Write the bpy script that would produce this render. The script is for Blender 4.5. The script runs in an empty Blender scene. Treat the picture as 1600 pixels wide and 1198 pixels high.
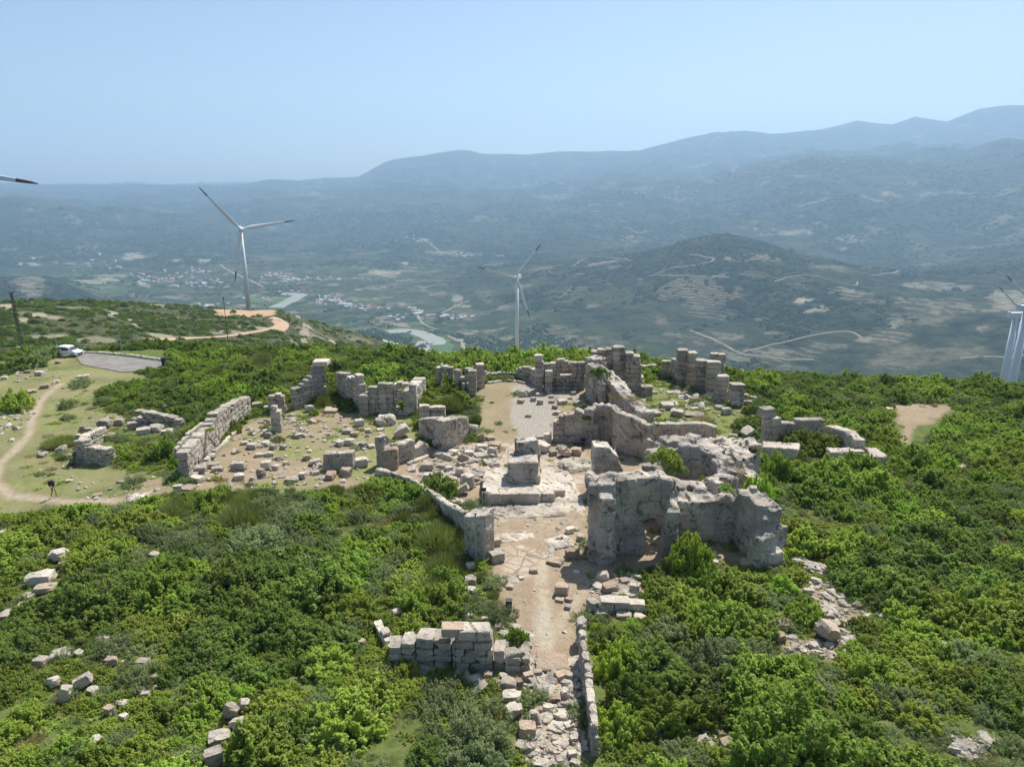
import bpy, bmesh, math, random
import numpy as np
from math import radians, sin, cos, tan, pi, atan2, hypot
from mathutils import Vector, Matrix, Euler
random.seed(7); RNG = np.random.default_rng(11)
scene = bpy.context.scene
COL = scene.collection
# ------------------------------------------------------------------ camera, sky, sun, exposure
PITCH = radians(15.8); CZ = 25.0; FPX = 1109.0
CP, SP = cos(PITCH), sin(PITCH)
cam_d = bpy.data.cameras.new('camera'); cam = bpy.data.objects.new('camera', cam_d); COL.objects.link(cam)
cam.location = (0, 0, CZ); cam.rotation_euler = (radians(90) - PITCH, 0, 0)
cam_d.sensor_fit = 'HORIZONTAL'; cam_d.sensor_width = 36; cam_d.lens = 36 * FPX / 1600
cam_d.clip_start = 0.5; cam_d.clip_end = 150000
scene.camera = cam
SUN_EL, SUN_AZ = radians(57), radians(30)
w = bpy.data.worlds.new('World'); scene.world = w; w.use_nodes = True
nt = w.node_tree; bg = nt.nodes['Background']
sky = nt.nodes.new('ShaderNodeTexSky'); sky.sky_type = 'NISHITA'; sky.sun_disc = False
sky.sun_elevation = SUN_EL; sky.sun_rotation = SUN_AZ; sky.altitude = 450; sky.air_density = 1.0; sky.dust_density = 1.5; sky.ozone_density = 1.5
nt.links.new(sky.outputs[0], bg.inputs[0]); bg.inputs[1].default_value = 0.094
sun_d = bpy.data.lights.new('sun', 'SUN'); sun = bpy.data.objects.new('sun', sun_d); COL.objects.link(sun)
sun_d.energy = 5.0; sun_d.angle = radians(0.5); sun_d.color = (1.0, 0.955, 0.88)
SDIR = Vector((sin(SUN_AZ) * cos(SUN_EL), cos(SUN_AZ) * cos(SUN_EL), sin(SUN_EL)))
sun.rotation_euler = SDIR.to_track_quat('Z', 'Y').to_euler(); sun.location = (40, 60, 120)
scene.view_settings.view_transform = 'Standard'; scene.view_settings.look = 'None'
scene.view_settings.exposure = 0.48; scene.view_settings.gamma = 1.0
scene.render.engine = 'CYCLES'
cy = scene.cycles
cy.max_bounces = 6; cy.diffuse_bounces = 3; cy.glossy_bounces = 2; cy.transmission_bounces = 4; cy.transparent_max_bounces = 6; cy.volume_bounces = 1
cy.use_denoising = True; cy.caustics_reflective = False; cy.caustics_refractive = False
# ------------------------------------------------------------------ pixel <-> world helpers (photo pixels, 1600 wide)
def ray(px, py):
    u = (px - 800) / FPX; v = (599 - py) / FPX
    return u, CP + v * SP, -SP + v * CP
def G(px, py, z=0.0):
    dx, dy, dz = ray(px, py); t = (z - CZ) / dz
    return Vector((dx * t, dy * t, z))
def HG(P, pytop):
    V = (599 - pytop) / FPX
    return CZ + P.y * (V * CP - SP) / (CP + V * SP)
def proj(x, y, z):
    dz = z - CZ; zc = y * CP - dz * SP
    return 800 + FPX * x / zc, 599 - FPX * (y * SP + dz * CP) / zc, zc
def ZC(P): return P.y * CP - (P.z - CZ) * SP
# ------------------------------------------------------------------ numpy noise
_perm = RNG.permutation(4096)
def _h(ix, iy, s):
    return (_perm[(ix + _perm[(iy + s * 57) & 4095]) & 4095] / 4095.0)
def vnoise(x, y, s=0):
    ix = np.floor(x).astype(np.int64); iy = np.floor(y).astype(np.int64)
    fx = x - ix; fy = y - iy; fx = fx * fx * fx * (fx * (fx * 6 - 15) + 10); fy = fy * fy * fy * (fy * (fy * 6 - 15) + 10)
    a = _h(ix, iy, s); b = _h(ix + 1, iy, s); c = _h(ix, iy + 1, s); d = _h(ix + 1, iy + 1, s)
    return (a + (b - a) * fx + (c - a) * fy + (a - b - c + d) * fx * fy)
def fbm(x, y, oct=4, s=0, gain=0.5):
    t = 0; a = 1; n = 0
    for k in range(oct):
        t = t + a * (vnoise(x * 2 ** k + 13.7 * k, y * 2 ** k - 7.3 * k, s + k) - 0.5); n += a; a *= gain
    return t / n * 2
def ridged(x, y, oct=5, s=0):
    t = 0; a = 1; n = 0
    for k in range(oct):
        t = t + a * (1 - np.abs(2 * vnoise(x * 2 ** k + 3.1 * k, y * 2 ** k + 9.2 * k, s + k) - 1)); n += a; a *= 0.5
    return t / n - 0.5
def sstep(a, b, x):
    t = np.clip((np.asarray(x) - a) / (b - a), 0, 1); return t * t * (3 - 2 * t)
# ------------------------------------------------------------------ materials
def new_mat(name, rough=0.9):
    m = bpy.data.materials.new(name); m.use_nodes = True
    b = m.node_tree.nodes['Principled BSDF']; b.inputs['Roughness'].default_value = rough
    b.inputs['Specular IOR Level'].default_value = 0.2
    return m, m.node_tree, b
def N(t, kind, **kw):
    n = t.nodes.new(kind)
    for k, v in kw.items(): setattr(n, k, v)
    return n
def inp(n, d):
    for k, v in d.items(): n.inputs[k].default_value = v
    return n
def noise(t, vec, scale, detail=4, rough=0.55):
    n = N(t, 'ShaderNodeTexNoise'); n.inputs['Scale'].default_value = scale; n.inputs['Detail'].default_value = detail; n.inputs['Roughness'].default_value = rough
    if vec is not None: t.links.new(vec, n.inputs['Vector'])
    return n.outputs['Fac']
def ramp(t, fac, stops):
    r = N(t, 'ShaderNodeValToRGB'); e = r.color_ramp.elements
    while len(e) < len(stops): e.new(0.5)
    for q, (p, c) in zip(e, stops):
        q.position = p; q.color = (c[0], c[1], c[2], 1) if not isinstance(c, (int, float)) else (c, c, c, 1)
    t.links.new(fac, r.inputs[0]); return r.outputs[0]
def mix(t, fac, a, b, mode='MIX'):
    m = N(t, 'ShaderNodeMix', data_type='RGBA', blend_type=mode)
    for s, v in ((0, fac), (6, a), (7, b)):
        if isinstance(v, (int, float)): m.inputs[s].default_value = v
        elif isinstance(v, tuple): m.inputs[s].default_value = (v[0], v[1], v[2], 1)
        else: t.links.new(v, m.inputs[s])
    return m.outputs[2]
def math_(t, op, a, b=0.0):
    m = N(t, 'ShaderNodeMath', operation=op)
    for s, v in ((0, a), (1, b)):
        if isinstance(v, (int, float)): m.inputs[s].default_value = v
        else: t.links.new(v, m.inputs[s])
    return m.outputs[0]
def bump(t, h, strength, dist, b):
    n = N(t, 'ShaderNodeBump'); n.inputs['Strength'].default_value = strength; n.inputs['Distance'].default_value = dist
    t.links.new(h, n.inputs['Height']); t.links.new(n.outputs[0], b.inputs['Normal'])
def stone_mat(name, light=(0.54, 0.475, 0.385), grey=(0.41, 0.37, 0.31), warm=(0.44, 0.30, 0.19), dark=(0.10, 0.09, 0.075), warmth=0.38, crk=0.55, ckk=0.75, jnt=0.0):
    m, t, b = new_mat(name, 0.92)
    g = N(t, 'ShaderNodeNewGeometry'); P = g.outputs['Position']
    oi = N(t, 'ShaderNodeObjectInfo')
    n1 = noise(t, P, 0.7, 5); n2 = noise(t, P, 2.6, 6, 0.65); n3 = noise(t, P, 9, 5, 0.7)
    c = mix(t, ramp(t, n1, [(0.38, 0.0), (0.62, 1.0)]), light, grey)
    c = mix(t, math_(t, 'MULTIPLY', ramp(t, n2, [(0.50, 0.0), (0.68, 1.0)]), warmth), c, warm)
    c = mix(t, math_(t, 'MULTIPLY', ramp(t, n3, [(0.53, 0.0), (0.70, 1.0)]), 0.7), c, dark)
    mp = N(t, 'ShaderNodeMapping'); mp.inputs['Scale'].default_value = (1.0, 1.0, 0.62); mp.inputs['Rotation'].default_value = (0.05, 0.04, 0.3); t.links.new(P, mp.inputs['Vector'])
    wv = N(t, 'ShaderNodeVectorMath', operation='ADD'); nv = N(t, 'ShaderNodeTexNoise'); nv.inputs['Scale'].default_value = 0.9; nv.inputs['Detail'].default_value = 4; t.links.new(P, nv.inputs['Vector'])
    sc_ = N(t, 'ShaderNodeVectorMath', operation='SCALE'); sc_.inputs['Scale'].default_value = 1.3; t.links.new(nv.outputs['Color'], sc_.inputs[0]); t.links.new(mp.outputs[0], wv.inputs[0]); t.links.new(sc_.outputs[0], wv.inputs[1])
    vc = N(t, 'ShaderNodeTexVoronoi', feature='DISTANCE_TO_EDGE'); vc.inputs['Scale'].default_value = crk; t.links.new(wv.outputs[0], vc.inputs['Vector'])
    ck = math_(t, 'MULTIPLY', ramp(t, vc.outputs['Distance'], [(0.0, 1.0), (0.028, 0.0)]), ramp(t, nv.outputs['Fac'], [(0.46, 0.0), (0.60, ckk)]))
    c = mix(t, ck, c, (0.05, 0.042, 0.035))
    if jnt:
        sp = N(t, 'ShaderNodeSeparateXYZ'); t.links.new(P, sp.inputs[0]); sn = N(t, 'ShaderNodeSeparateXYZ'); t.links.new(g.outputs['True Normal'], sn.inputs[0])
        side = math_(t, 'GREATER_THAN', math_(t, 'ABSOLUTE', sn.outputs[0]), math_(t, 'ABSOLUTE', sn.outputs[1]))
        uu = math_(t, 'ADD', math_(t, 'MULTIPLY', sp.outputs[0], math_(t, 'SUBTRACT', 1.0, side)), math_(t, 'MULTIPLY', sp.outputs[1], side))
        wob_ = math_(t, 'MULTIPLY', nv.outputs['Fac'], 0.35); cz_ = math_(t, 'DIVIDE', math_(t, 'ADD', sp.outputs[2], wob_), 0.78); row = math_(t, 'FLOOR', cz_)
        ju = math_(t, 'ADD', math_(t, 'DIVIDE', math_(t, 'ADD', uu, wob_), 1.35), math_(t, 'MULTIPLY', math_(t, 'SINE', math_(t, 'MULTIPLY', row, 12.7)), 0.5))
        dz_ = math_(t, 'ABSOLUTE', math_(t, 'SUBTRACT', math_(t, 'FRACT', cz_), 0.5)); du_ = math_(t, 'ABSOLUTE', math_(t, 'SUBTRACT', math_(t, 'FRACT', ju), 0.5))
        ln_ = math_(t, 'MAXIMUM', ramp(t, dz_, [(0.46, 0.0), (0.49, 1.0)]), ramp(t, du_, [(0.475, 0.0), (0.493, 1.0)]))
        flat_ = math_(t, 'LESS_THAN', math_(t, 'ABSOLUTE', sn.outputs[2]), 0.6)
        ln_ = math_(t, 'MULTIPLY', math_(t, 'MULTIPLY', ln_, flat_), ramp(t, n1, [(0.40, 0.15), (0.55, jnt)])); c = mix(t, ln_, c, (0.075, 0.062, 0.048))
    st2 = noise(t, P, 0.45, 6, 0.75); c = mix(t, math_(t, 'MULTIPLY', ramp(t, st2, [(0.52, 0.0), (0.64, 1.0)]), 0.38), c, (0.15, 0.135, 0.11))
    at = N(t, 'ShaderNodeAttribute', attribute_name='tone')
    hsv = N(t, 'ShaderNodeHueSaturation'); t.links.new(c, hsv.inputs['Color'])
    v = math_(t, 'ADD', math_(t, 'MULTIPLY', at.outputs['Fac'], 0.85), math_(t, 'ADD', math_(t, 'MULTIPLY', oi.outputs['Random'], 0.16), 0.45))
    t.links.new(v, hsv.inputs['Value']); t.links.new(hsv.outputs[0], b.inputs['Base Color'])
    vor = N(t, 'ShaderNodeTexVoronoi'); vor.inputs['Scale'].default_value = 3.5; t.links.new(P, vor.inputs['Vector'])
    h = math_(t, 'ADD', math_(t, 'ADD', n2, math_(t, 'MULTIPLY', n3, 0.6)), math_(t, 'MULTIPLY', vor.outputs[0], 0.25))
    bump(t, h, 0.9, 0.18, b)
    return m
M = {}
M['stone'] = stone_mat('ashlar_limestone')
M['carved'] = stone_mat('carved_limestone_wall', jnt=0.75)
M['rock'] = stone_mat('weathered_rock', (0.58, 0.51, 0.425), (0.45, 0.41, 0.355), (0.42, 0.29, 0.19), (0.07, 0.065, 0.055), 0.45, jnt=0.5)
M['pale'] = stone_mat('pale_stone', (0.57, 0.505, 0.41), (0.45, 0.405, 0.34), (0.52, 0.40, 0.27), (0.19, 0.17, 0.14), 0.4)
M['orange'] = stone_mat('orange_stone', (0.46, 0.35, 0.25), (0.40, 0.33, 0.26), (0.48, 0.31, 0.18), (0.17, 0.14, 0.11), 0.7)
def plain(name, col, rough=0.6, metal=0.0, spec=0.4, var=0.12, scale=3):
    m, t, b = new_mat(name, rough); b.inputs['Metallic'].default_value = metal; b.inputs['Specular IOR Level'].default_value = spec
    tc = N(t, 'ShaderNodeTexCoord'); n = noise(t, tc.outputs['Object'], scale, 4)
    c = mix(t, n, tuple(x * (1 - var) for x in col), tuple(min(1, x * (1 + var)) for x in col)); t.links.new(c, b.inputs['Base Color'])
    return m
M['turbine'] = plain('turbine_white', (0.72, 0.73, 0.73), 0.45, var=0.04, scale=0.2)
M['tip'] = plain('blade_tip_dark_red', (0.16, 0.05, 0.05), 0.5)
M['tip_dark'] = plain('blade_tip_dark', (0.14, 0.12, 0.12), 0.5)
M['pole_dark'] = plain('dark_wood', (0.045, 0.04, 0.036), 0.8)
M['metal'] = plain('grey_metal', (0.35, 0.36, 0.37), 0.5, 0.5)
M['white'] = plain('white_paint', (0.8, 0.8, 0.78), 0.35, var=0.03)
M['glass'] = plain('dark_glass', (0.03, 0.035, 0.04), 0.08, spec=0.8)
M['rubber'] = plain('black_rubber', (0.02, 0.02, 0.02), 0.8)
M['hubcap'] = plain('wheel_metal', (0.4, 0.4, 0.42), 0.35, 0.7)
M['lamp_red'] = plain('tail_lamp', (0.5, 0.04, 0.03), 0.3)
M['lamp_clear'] = plain('head_lamp', (0.65, 0.68, 0.7), 0.15)
M['kerb'] = plain('kerb_whitewash', (0.6, 0.58, 0.42), 0.8)
M['bin'] = plain('bin_dark', (0.03, 0.035, 0.035), 0.5)
M['plaster'] = plain('house_plaster', (0.72, 0.68, 0.62), 0.85, scale=0.02)
M['tile'] = plain('house_tile', (0.34, 0.19, 0.14), 0.85)
M['flat'] = plain('house_flat_roof', (0.62, 0.60, 0.58), 0.85)
M['bark'] = plain('bark', (0.13, 0.10, 0.075), 0.95)
M['skin'] = plain('skin', (0.42, 0.25, 0.17), 0.6)
for nm, c in (('cloth_black', (0.02, 0.022, 0.025)), ('cloth_green', (0.03, 0.28, 0.08)), ('cloth_khaki', (0.36, 0.27, 0.10)), ('cloth_pink', (0.33, 0.20, 0.25)), ('cloth_navy', (0.02, 0.025, 0.05)), ('hair', (0.02, 0.015, 0.012)), ('cloth_white', (0.7, 0.7, 0.7)), ('cloth_yellow', (0.6, 0.42, 0.05))):
    M[nm] = plain(nm, c, 0.85)
def leaf_mat(name, c1, c2, trans=0.35, hue=0.03):
    m, t, b = new_mat(name, 0.6); b.inputs['Specular IOR Level'].default_value = 0.25
    at = N(t, 'ShaderNodeAttribute', attribute_name='tone'); oi = N(t, 'ShaderNodeObjectInfo')
    f = math_(t, 'ADD', math_(t, 'MULTIPLY', at.outputs['Fac'], 0.75), math_(t, 'MULTIPLY', oi.outputs['Random'], 0.25))
    c = mix(t, f, c1, c2)
    h = N(t, 'ShaderNodeHueSaturation'); t.links.new(c, h.inputs['Color'])
    r2 = math_(t, 'FRACT', math_(t, 'MULTIPLY', oi.outputs['Random'], 7.31))
    t.links.new(math_(t, 'ADD', 0.5 - hue, math_(t, 'MULTIPLY', r2, 2 * hue)), h.inputs['Hue'])
    r3 = math_(t, 'FRACT', math_(t, 'MULTIPLY', oi.outputs['Random'], 13.7))
    t.links.new(math_(t, 'ADD', 0.7, math_(t, 'MULTIPLY', r3, 0.55)), h.inputs['Value'])
    t.links.new(h.outputs[0], b.inputs['Base Color'])
    tr = N(t, 'ShaderNodeBsdfTranslucent'); t.links.new(mix(t, 1.0, h.outputs[0], (1.15, 1.2, 0.6), 'MULTIPLY'), tr.inputs[0])
    ms = N(t, 'ShaderNodeMixShader'); ms.inputs[0].default_value = trans
    t.links.new(b.outputs[0], ms.inputs[1]); t.links.new(tr.outputs[0], ms.inputs[2])
    t.links.new(ms.outputs[0], t.nodes['Material Output'].inputs[0]); return m
M['leaf_bright'] = leaf_mat('leaves_bright', (0.14, 0.22, 0.03), (0.43, 0.55, 0.095), 0.46, 0.014)
M['leaf_dark'] = leaf_mat('leaves_dark', (0.075, 0.13, 0.023), (0.29, 0.39, 0.075), 0.42, 0.014)
M['leaf_yellow'] = leaf_mat('leaves_yellowgreen', (0.15, 0.21, 0.03), (0.44, 0.52, 0.095), 0.46, 0.014)
M['leaf_broom'] = leaf_mat('broom_stems', (0.08, 0.11, 0.035), (0.34, 0.38, 0.14), 0.3, 0.012)
M['leaf_dry'] = leaf_mat('dry_grass', (0.20, 0.15, 0.08), (0.42, 0.34, 0.20), 0.2, 0.01)
M['leaf_grey'] = leaf_mat('leaves_greygreen', (0.12, 0.165, 0.06), (0.29, 0.35, 0.15), 0.3, 0.01)
M['flower'] = plain('yellow_flowers', (0.62, 0.45, 0.03), 0.7)
# ------------------------------------------------------------------ object helpers
def tag(o, label=None, cat=None, group=None, kind=None):
    if label: o['label'] = label
    if cat: o['category'] = cat
    if group: o['group'] = group
    if kind: o['kind'] = kind
    return o
def link_mesh(name, verts, faces, mats, parent=None, midx=None, smooth=False, tone=None):
    me = bpy.data.meshes.new(name)
    if isinstance(verts, np.ndarray): verts = verts.tolist()
    if isinstance(faces, np.ndarray): faces = faces.tolist()
    me.from_pydata(verts, [], faces)
    if not isinstance(mats, (list, tuple)): mats = [mats]
    for m in mats: me.materials.append(m)
    if midx is not None: me.polygons.foreach_set('material_index', np.asarray(midx, dtype=np.int32))
    if smooth: me.polygons.foreach_set('use_smooth', np.ones(len(me.polygons), dtype=bool))
    if tone is not None:
        a = me.attributes.new('tone', 'FLOAT', 'POINT'); a.data.foreach_set('value', np.asarray(tone, dtype=np.float32))
    me.update()
    o = bpy.data.objects.new(name, me); COL.objects.link(o)
    if parent: o.parent = parent
    return o
def empty(name, loc, rz=0):
    o = bpy.data.objects.new(name, None); COL.objects.link(o); o.location = loc; o.rotation_euler = (0, 0, rz); o.empty_display_size = 0.3
    return o
class MB:
    def __init__(s): s.v = []; s.f = []; s.m = []; s.t = []
    def add(s, V, F, mi=0, tone=0.5):
        b = len(s.v); s.v.extend([tuple(p) for p in V]); s.f.extend([[i + b for i in q] for q in F]); s.m.extend([mi] * len(F)); s.t.extend([tone] * len(V))
    def box(s, c, d, rz=0, mi=0, taper=1.0):
        ca, sa = cos(rz), sin(rz); V = []
        for k in (-1, 1):
            for j in (-1, 1):
                for i in (-1, 1):
                    tp = taper if k > 0 else 1
                    x, y = i * d[0] / 2 * tp, j * d[1] / 2 * tp
                    V.append((c[0] + x * ca - y * sa, c[1] + x * sa + y * ca, c[2] + k * d[2] / 2))
        s.add(V, [(0, 2, 3, 1), (4, 5, 7, 6), (0, 1, 5, 4), (2, 6, 7, 3), (0, 4, 6, 2), (1, 3, 7, 5)], mi)
    def tube(s, p0, p1, r0, r1, n=8, mi=0, cap=True):
        p0, p1 = Vector(p0), Vector(p1); d = (p1 - p0).normalized(); a = d.orthogonal().normalized(); b = d.cross(a); V = []
        for p, r in ((p0, r0), (p1, r1)):
            for k in range(n):
                q = 2 * pi * k / n; V.append(p + a * (r * cos(q)) + b * (r * sin(q)))
        F = [(k, (k + 1) % n, n + (k + 1) % n, n + k) for k in range(n)]
        if cap: F += [tuple(range(n - 1, -1, -1)), tuple(range(n, 2 * n))]
        s.add(V, F, mi)
    def ball(s, c, r, n=8, mi=0):
        V = []; F = []; rx, ry, rz = r if isinstance(r, tuple) else (r, r, r)
        for i in range(n // 2 + 1):
            th = pi * i / (n // 2)
            for k in range(n): V.append((c[0] + rx * sin(th) * cos(2 * pi * k / n), c[1] + ry * sin(th) * sin(2 * pi * k / n), c[2] + rz * cos(th)))
        for i in range(n // 2):
            for k in range(n): F.append((i * n + k, (i + 1) * n + k, (i + 1) * n + (k + 1) % n, i * n + (k + 1) % n))
        s.add(V, F, mi)
    def obj(s, name, mats, parent=None, smooth=False): return link_mesh(name, s.v, s.f, mats, parent, s.m, smooth, s.t)
# ------------------------------------------------------------------ terrain: one polar sheet from the hilltop to the horizon
def near_z(x, y):
    z = -0.16 * np.clip(-x - 29, 0, 17)
    z = z - 0.02 * np.clip(-x - 46, 0, 60)
    z = z - 0.012 * np.clip(x - 24, 0, 60)
    m = sstep(0, 6, np.maximum(np.maximum(-x - 30, x - 26), np.maximum(y - 100, 33 - y)))
    m = m * (1 - 0.85 * sstep(95, 108, y) * sstep(-40, -55, x))
    z = z + m * (0.5 * fbm(x / 11, y / 11, 3, 5)) + 0.06 * fbm(x / 1.6, y / 1.6, 3, 9)
    return z
# each line: list of (photo px, distance, ('y', py) | ('z', z)), amplitude left / right
LINES = [
 ([(-900,130,'z',-5),(-300,136,'z',-4.5),(0,140,'z',-4),(130,140,'z',-4),(262,134,'z',-3.8),(350,120,'z',-2.5),(430,110,'z',-1),(600,101,'z',0),(760,97,'z',0),(1000,97,'z',0),(1150,95,'z',-0.2),(1300,96,'z',-0.3),(1450,102,'z',-0.4),(1600,108,'z',-0.5),(2400,118,'z',-2)], 0, 0),
 ([(-900,240,'z',-38),(0,240,'z',-37),(262,230,'z',-36),(430,200,'z',-34),(560,170,'z',-28),(760,165,'z',-30),(1000,160,'z',-30),(2400,160,'z',-34)], 1.5, 2),
 ([(-900,380,'z',-50),(0,390,'y',503),(150,400,'y',500),(300,430,'y',514),(430,440,'y',516),(560,400,'z',-95),(760,400,'z',-110),(1000,400,'z',-120),(2400,400,'z',-130)], 2.5, 4),
 ([(-900,560,'z',-50),(-200,560,'y',466),(0,560,'y',473),(60,560,'y',470),(150,600,'y',472),(250,640,'y',476),(340,690,'y',484),(388,700,'y',487),(432,700,'y',487),(470,680,'y',495),(520,660,'y',510),(600,640,'y',532),(660,650,'y',546),(720,680,'y',556),(805,700,'y',555),(900,700,'y',559),(1000,680,'y',568),(1200,640,'y',625),(1570,640,'y',660),(2400,640,'y',670)], 1.5, 2.0),
 ([(-900,800,'z',-120),(0,800,'z',-150),(388,830,'z',-170),(500,800,'z',-230),(720,850,'z',-250),(900,850,'z',-240),(1570,820,'z',-250),(2400,820,'z',-250)], 8, 8),
 ([(-900,1750,'z',-430),(0,1750,'z',-440),(400,1800,'z',-455),(720,1830,'z',-461),(900,1830,'z',-461),(1000,1750,'z',-455),(1300,1750,'z',-440),(1600,1750,'z',-430),(2400,1750,'z',-420)], 5, 10),
 ([(-900,2650,'z',-455),(0,2650,'z',-455),(420,2650,'z',-461),(760,2500,'z',-461),(860,2350,'y',508),(1000,2350,'y',498),(1150,2300,'y',505),(1300,2300,'y',500),(1450,2300,'y',505),(1600,2300,'y',505),(2400,2300,'y',500)], 3, 36),
 ([(-900,3400,'z',-380),(0,3300,'y',438),(80,3300,'y',438),(160,3300,'z',-435),(300,3400,'z',-458),(660,3400,'z',-455),(740,3500,'y',432),(860,3600,'y',414),(960,3500,'y',408),(1020,3450,'y',398),(1080,3400,'y',380),(1135,3350,'y',374),(1190,3350,'y',382),(1260,3300,'y',402),(1340,3100,'y',432),(1420,3000,'y',448),(1500,3000,'y',450),(1600,3000,'y',452),(2400,3000,'y',440)], 9, 36),
 ([(-900,4300,'z',-430),(0,4300,'z',-440),(600,4300,'z',-440),(760,4300,'z',-430),(960,4400,'z',-400),(1135,4400,'z',-350),(1300,4300,'y',402),(1420,4300,'y',410),(1600,4300,'y',400),(2400,4300,'y',390)], 8, 44),
 ([(-900,5600,'z',-400),(0,5600,'y',392),(250,5600,'y',388),(500,5500,'y',392),(650,5400,'y',380),(800,5400,'y',378),(960,5400,'y',375),(1135,5500,'y',362),(1230,5700,'y',335),(1330,6000,'y',309),(1420,6000,'y',318),(1500,6000,'y',312),(1600,6000,'y',305),(2400,6000,'y',290)], 75, 105),
 ([(-900,7600,'y',342),(0,7600,'y',342),(300,7600,'y',345),(500,7600,'y',338),(700,7600,'y',325),(900,7600,'y',318),(1100,7800,'y',298),(1200,8000,'y',272),(1290,8200,'y',250),(1400,8500,'y',240),(1500,8500,'y',236),(1570,8500,'y',227),(1620,8500,'y',228),(2400,8500,'y',230)], 160, 170),
 ([(-900,9600,'y',318),(0,9600,'y',318),(300,9600,'y',322),(500,9600,'y',312),(620,9600,'y',290),(900,9800,'y',282),(1100,10000,'y',262),(1290,10500,'y',256),(1570,10800,'y',240),(2400,10800,'y',240)], 180, 170),
 ([(-900,12500,'y',300),(-200,12500,'y',297),(0,12500,'y',292),(60,12500,'y',293),(200,12500,'y',292),(350,12500,'y',293),(385,12500,'y',292),(420,12500,'y',284),(470,12500,'y',286),(510,12500,'y',281),(560,12500,'y',279),(600,12500,'y',256),(615,12500,'y',251),(680,12500,'y',243),(720,12500,'y',238),(760,12500,'y',243),(830,12600,'y',245),(870,12600,'y',241),(930,12700,'y',240),(1000,12800,'y',238),(1060,13000,'y',225),(1110,13000,'y',213),(1165,13000,'y',209),(1205,13200,'y',214),(1280,13300,'y',204),(1340,13400,'y',190),(1395,13400,'y',195),(1430,13500,'y',184),(1480,13500,'y',193),(1530,13500,'y',175),(1570,13500,'y',169),(1640,13500,'y',171),(1900,13500,'y',180),(2400,13500,'y',200)], 34, 34),
 ([(-900,17000,'z',-100),(800,17000,'z',0),(2400,17500,'z',100)], 100, 100),
 ([(-900,60000,'z',-480),(2400,60000,'z',-480)], 0, 0)]
_az = []
def line_eval(line, a):
    A, R, Z = [], [], []
    for px, r, k, q in line:
        if k == 'y':
            dx, dy, dz = ray(px, q); az = atan2(dx, dy); z = CZ + r * dz / hypot(dx, dy)
        else:
            e = atan2(q - CZ, r); v = tan(e + PITCH); az = atan2((px - 800) / FPX, CP + v * SP); z = q
        A.append(az); R.append(r); Z.append(z)
    return np.interp(a, A, R), np.interp(a, A, Z)
LIM = radians(41)
NA, NR = 980, 1100
A_in = np.linspace(-LIM, LIM, NA)
A_out = np.linspace(LIM, 2 * pi - LIM, 90)[1:-1]
AZ = np.concatenate([A_in, A_out])
RR = np.exp(np.linspace(math.log(1.0), math.log(60000.0), NR + 200))[0:]
RR = np.concatenate([[0.0], np.exp(np.linspace(math.log(2.0), math.log(15.0), 30))[:-1], np.exp(np.linspace(math.log(15.0), math.log(15600.0), NR))])
azc = np.where(AZ > pi, AZ - 2 * pi, AZ); azc = np.clip(azc, -1.2, 1.2)
LR = []; LZ = []; LA = []
for ln, al, ar in LINES:
    r, z = line_eval(ln, azc); LR.append(r); LZ.append(z); LA.append(al + (ar - al) * sstep(-0.15, 0.12, azc))
LR = np.array(LR); LZ = np.array(LZ); LA = np.array(LA)
X0 = RR[:, None] * np.sin(AZ)[None, :]; Y0 = RR[:, None] * np.cos(AZ)[None, :]
NZ = near_z(X0, Y0)
rA = LR[0]; LZ[0] = near_z(rA * np.sin(AZ), rA * np.cos(AZ)) * 0.5 + LZ[0] * 0.5
x = np.log(LR); h = np.diff(x, axis=0); dl = np.diff(LZ, axis=0) / h
mK = np.zeros_like(LZ)
for k in range(1, len(LINES) - 1):
    w1 = 2 * h[k] + h[k - 1]; w2 = h[k] + 2 * h[k - 1]; ok = dl[k - 1] * dl[k] > 0
    mK[k] = np.where(ok, (w1 + w2) / np.where(ok, w1 / np.where(ok, dl[k - 1], 1) + w2 / np.where(ok, dl[k], 1), 1), 0)
mK[0] = 0.0
FZ = NZ.copy(); AMP = np.zeros_like(NZ)
lr = np.log(np.maximum(RR, 1e-3))[:, None]
for k in range(len(LINES) - 1):
    t = (lr - x[k][None]) / h[k][None]; s = (t >= 0) & (t <= 1.0001)
    h00 = 2 * t**3 - 3 * t**2 + 1; h10 = t**3 - 2 * t**2 + t; h01 = -2 * t**3 + 3 * t**2; h11 = t**3 - t**2
    zz = h00 * LZ[k] + h10 * h[k] * mK[k] + h01 * LZ[k + 1] + h11 * h[k] * mK[k + 1]
    FZ = np.where(s, zz, FZ); AMP = np.where(s, LA[k] + (LA[k + 1] - LA[k]) * t, AMP)
bl = sstep(-0.12, 0.04, lr - x[0][None])
wx = X0 + 260 * fbm(X0 / 1500, Y0 / 1500, 3, 31); wy = Y0 + 260 * fbm(X0 / 1500 + 5, Y0 / 1500 + 9, 3, 37)
RID = ridged(wx / 1900, wy / 1900, 6, 21); RI2 = ridged(wx / 520, wy / 520, 5, 25)
far = AMP * (2.0 * RID + 0.8 * RI2) + (AMP > 0) * np.minimum(RR[:, None] / 500, 4.0) * 0.9 * fbm(X0 / 38, Y0 / 38, 4, 41) * np.clip(AMP / 4, 0, 1)
ZG = NZ * (1 - bl) + (FZ + far) * bl
ZG = np.where(lr < x[0][None] - 0.12, NZ, ZG)
def polar_idx(x, y):
    r = np.hypot(x, y); a = np.arctan2(x, y)
    ai = (a + LIM) / (2 * LIM) * (NA - 1); ai = np.clip(ai, 0, NA - 1.001)
    ri = np.interp(r, RR, np.arange(len(RR))); ri = np.clip(ri, 0, len(RR) - 1.001)
    return ri, ai
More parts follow.
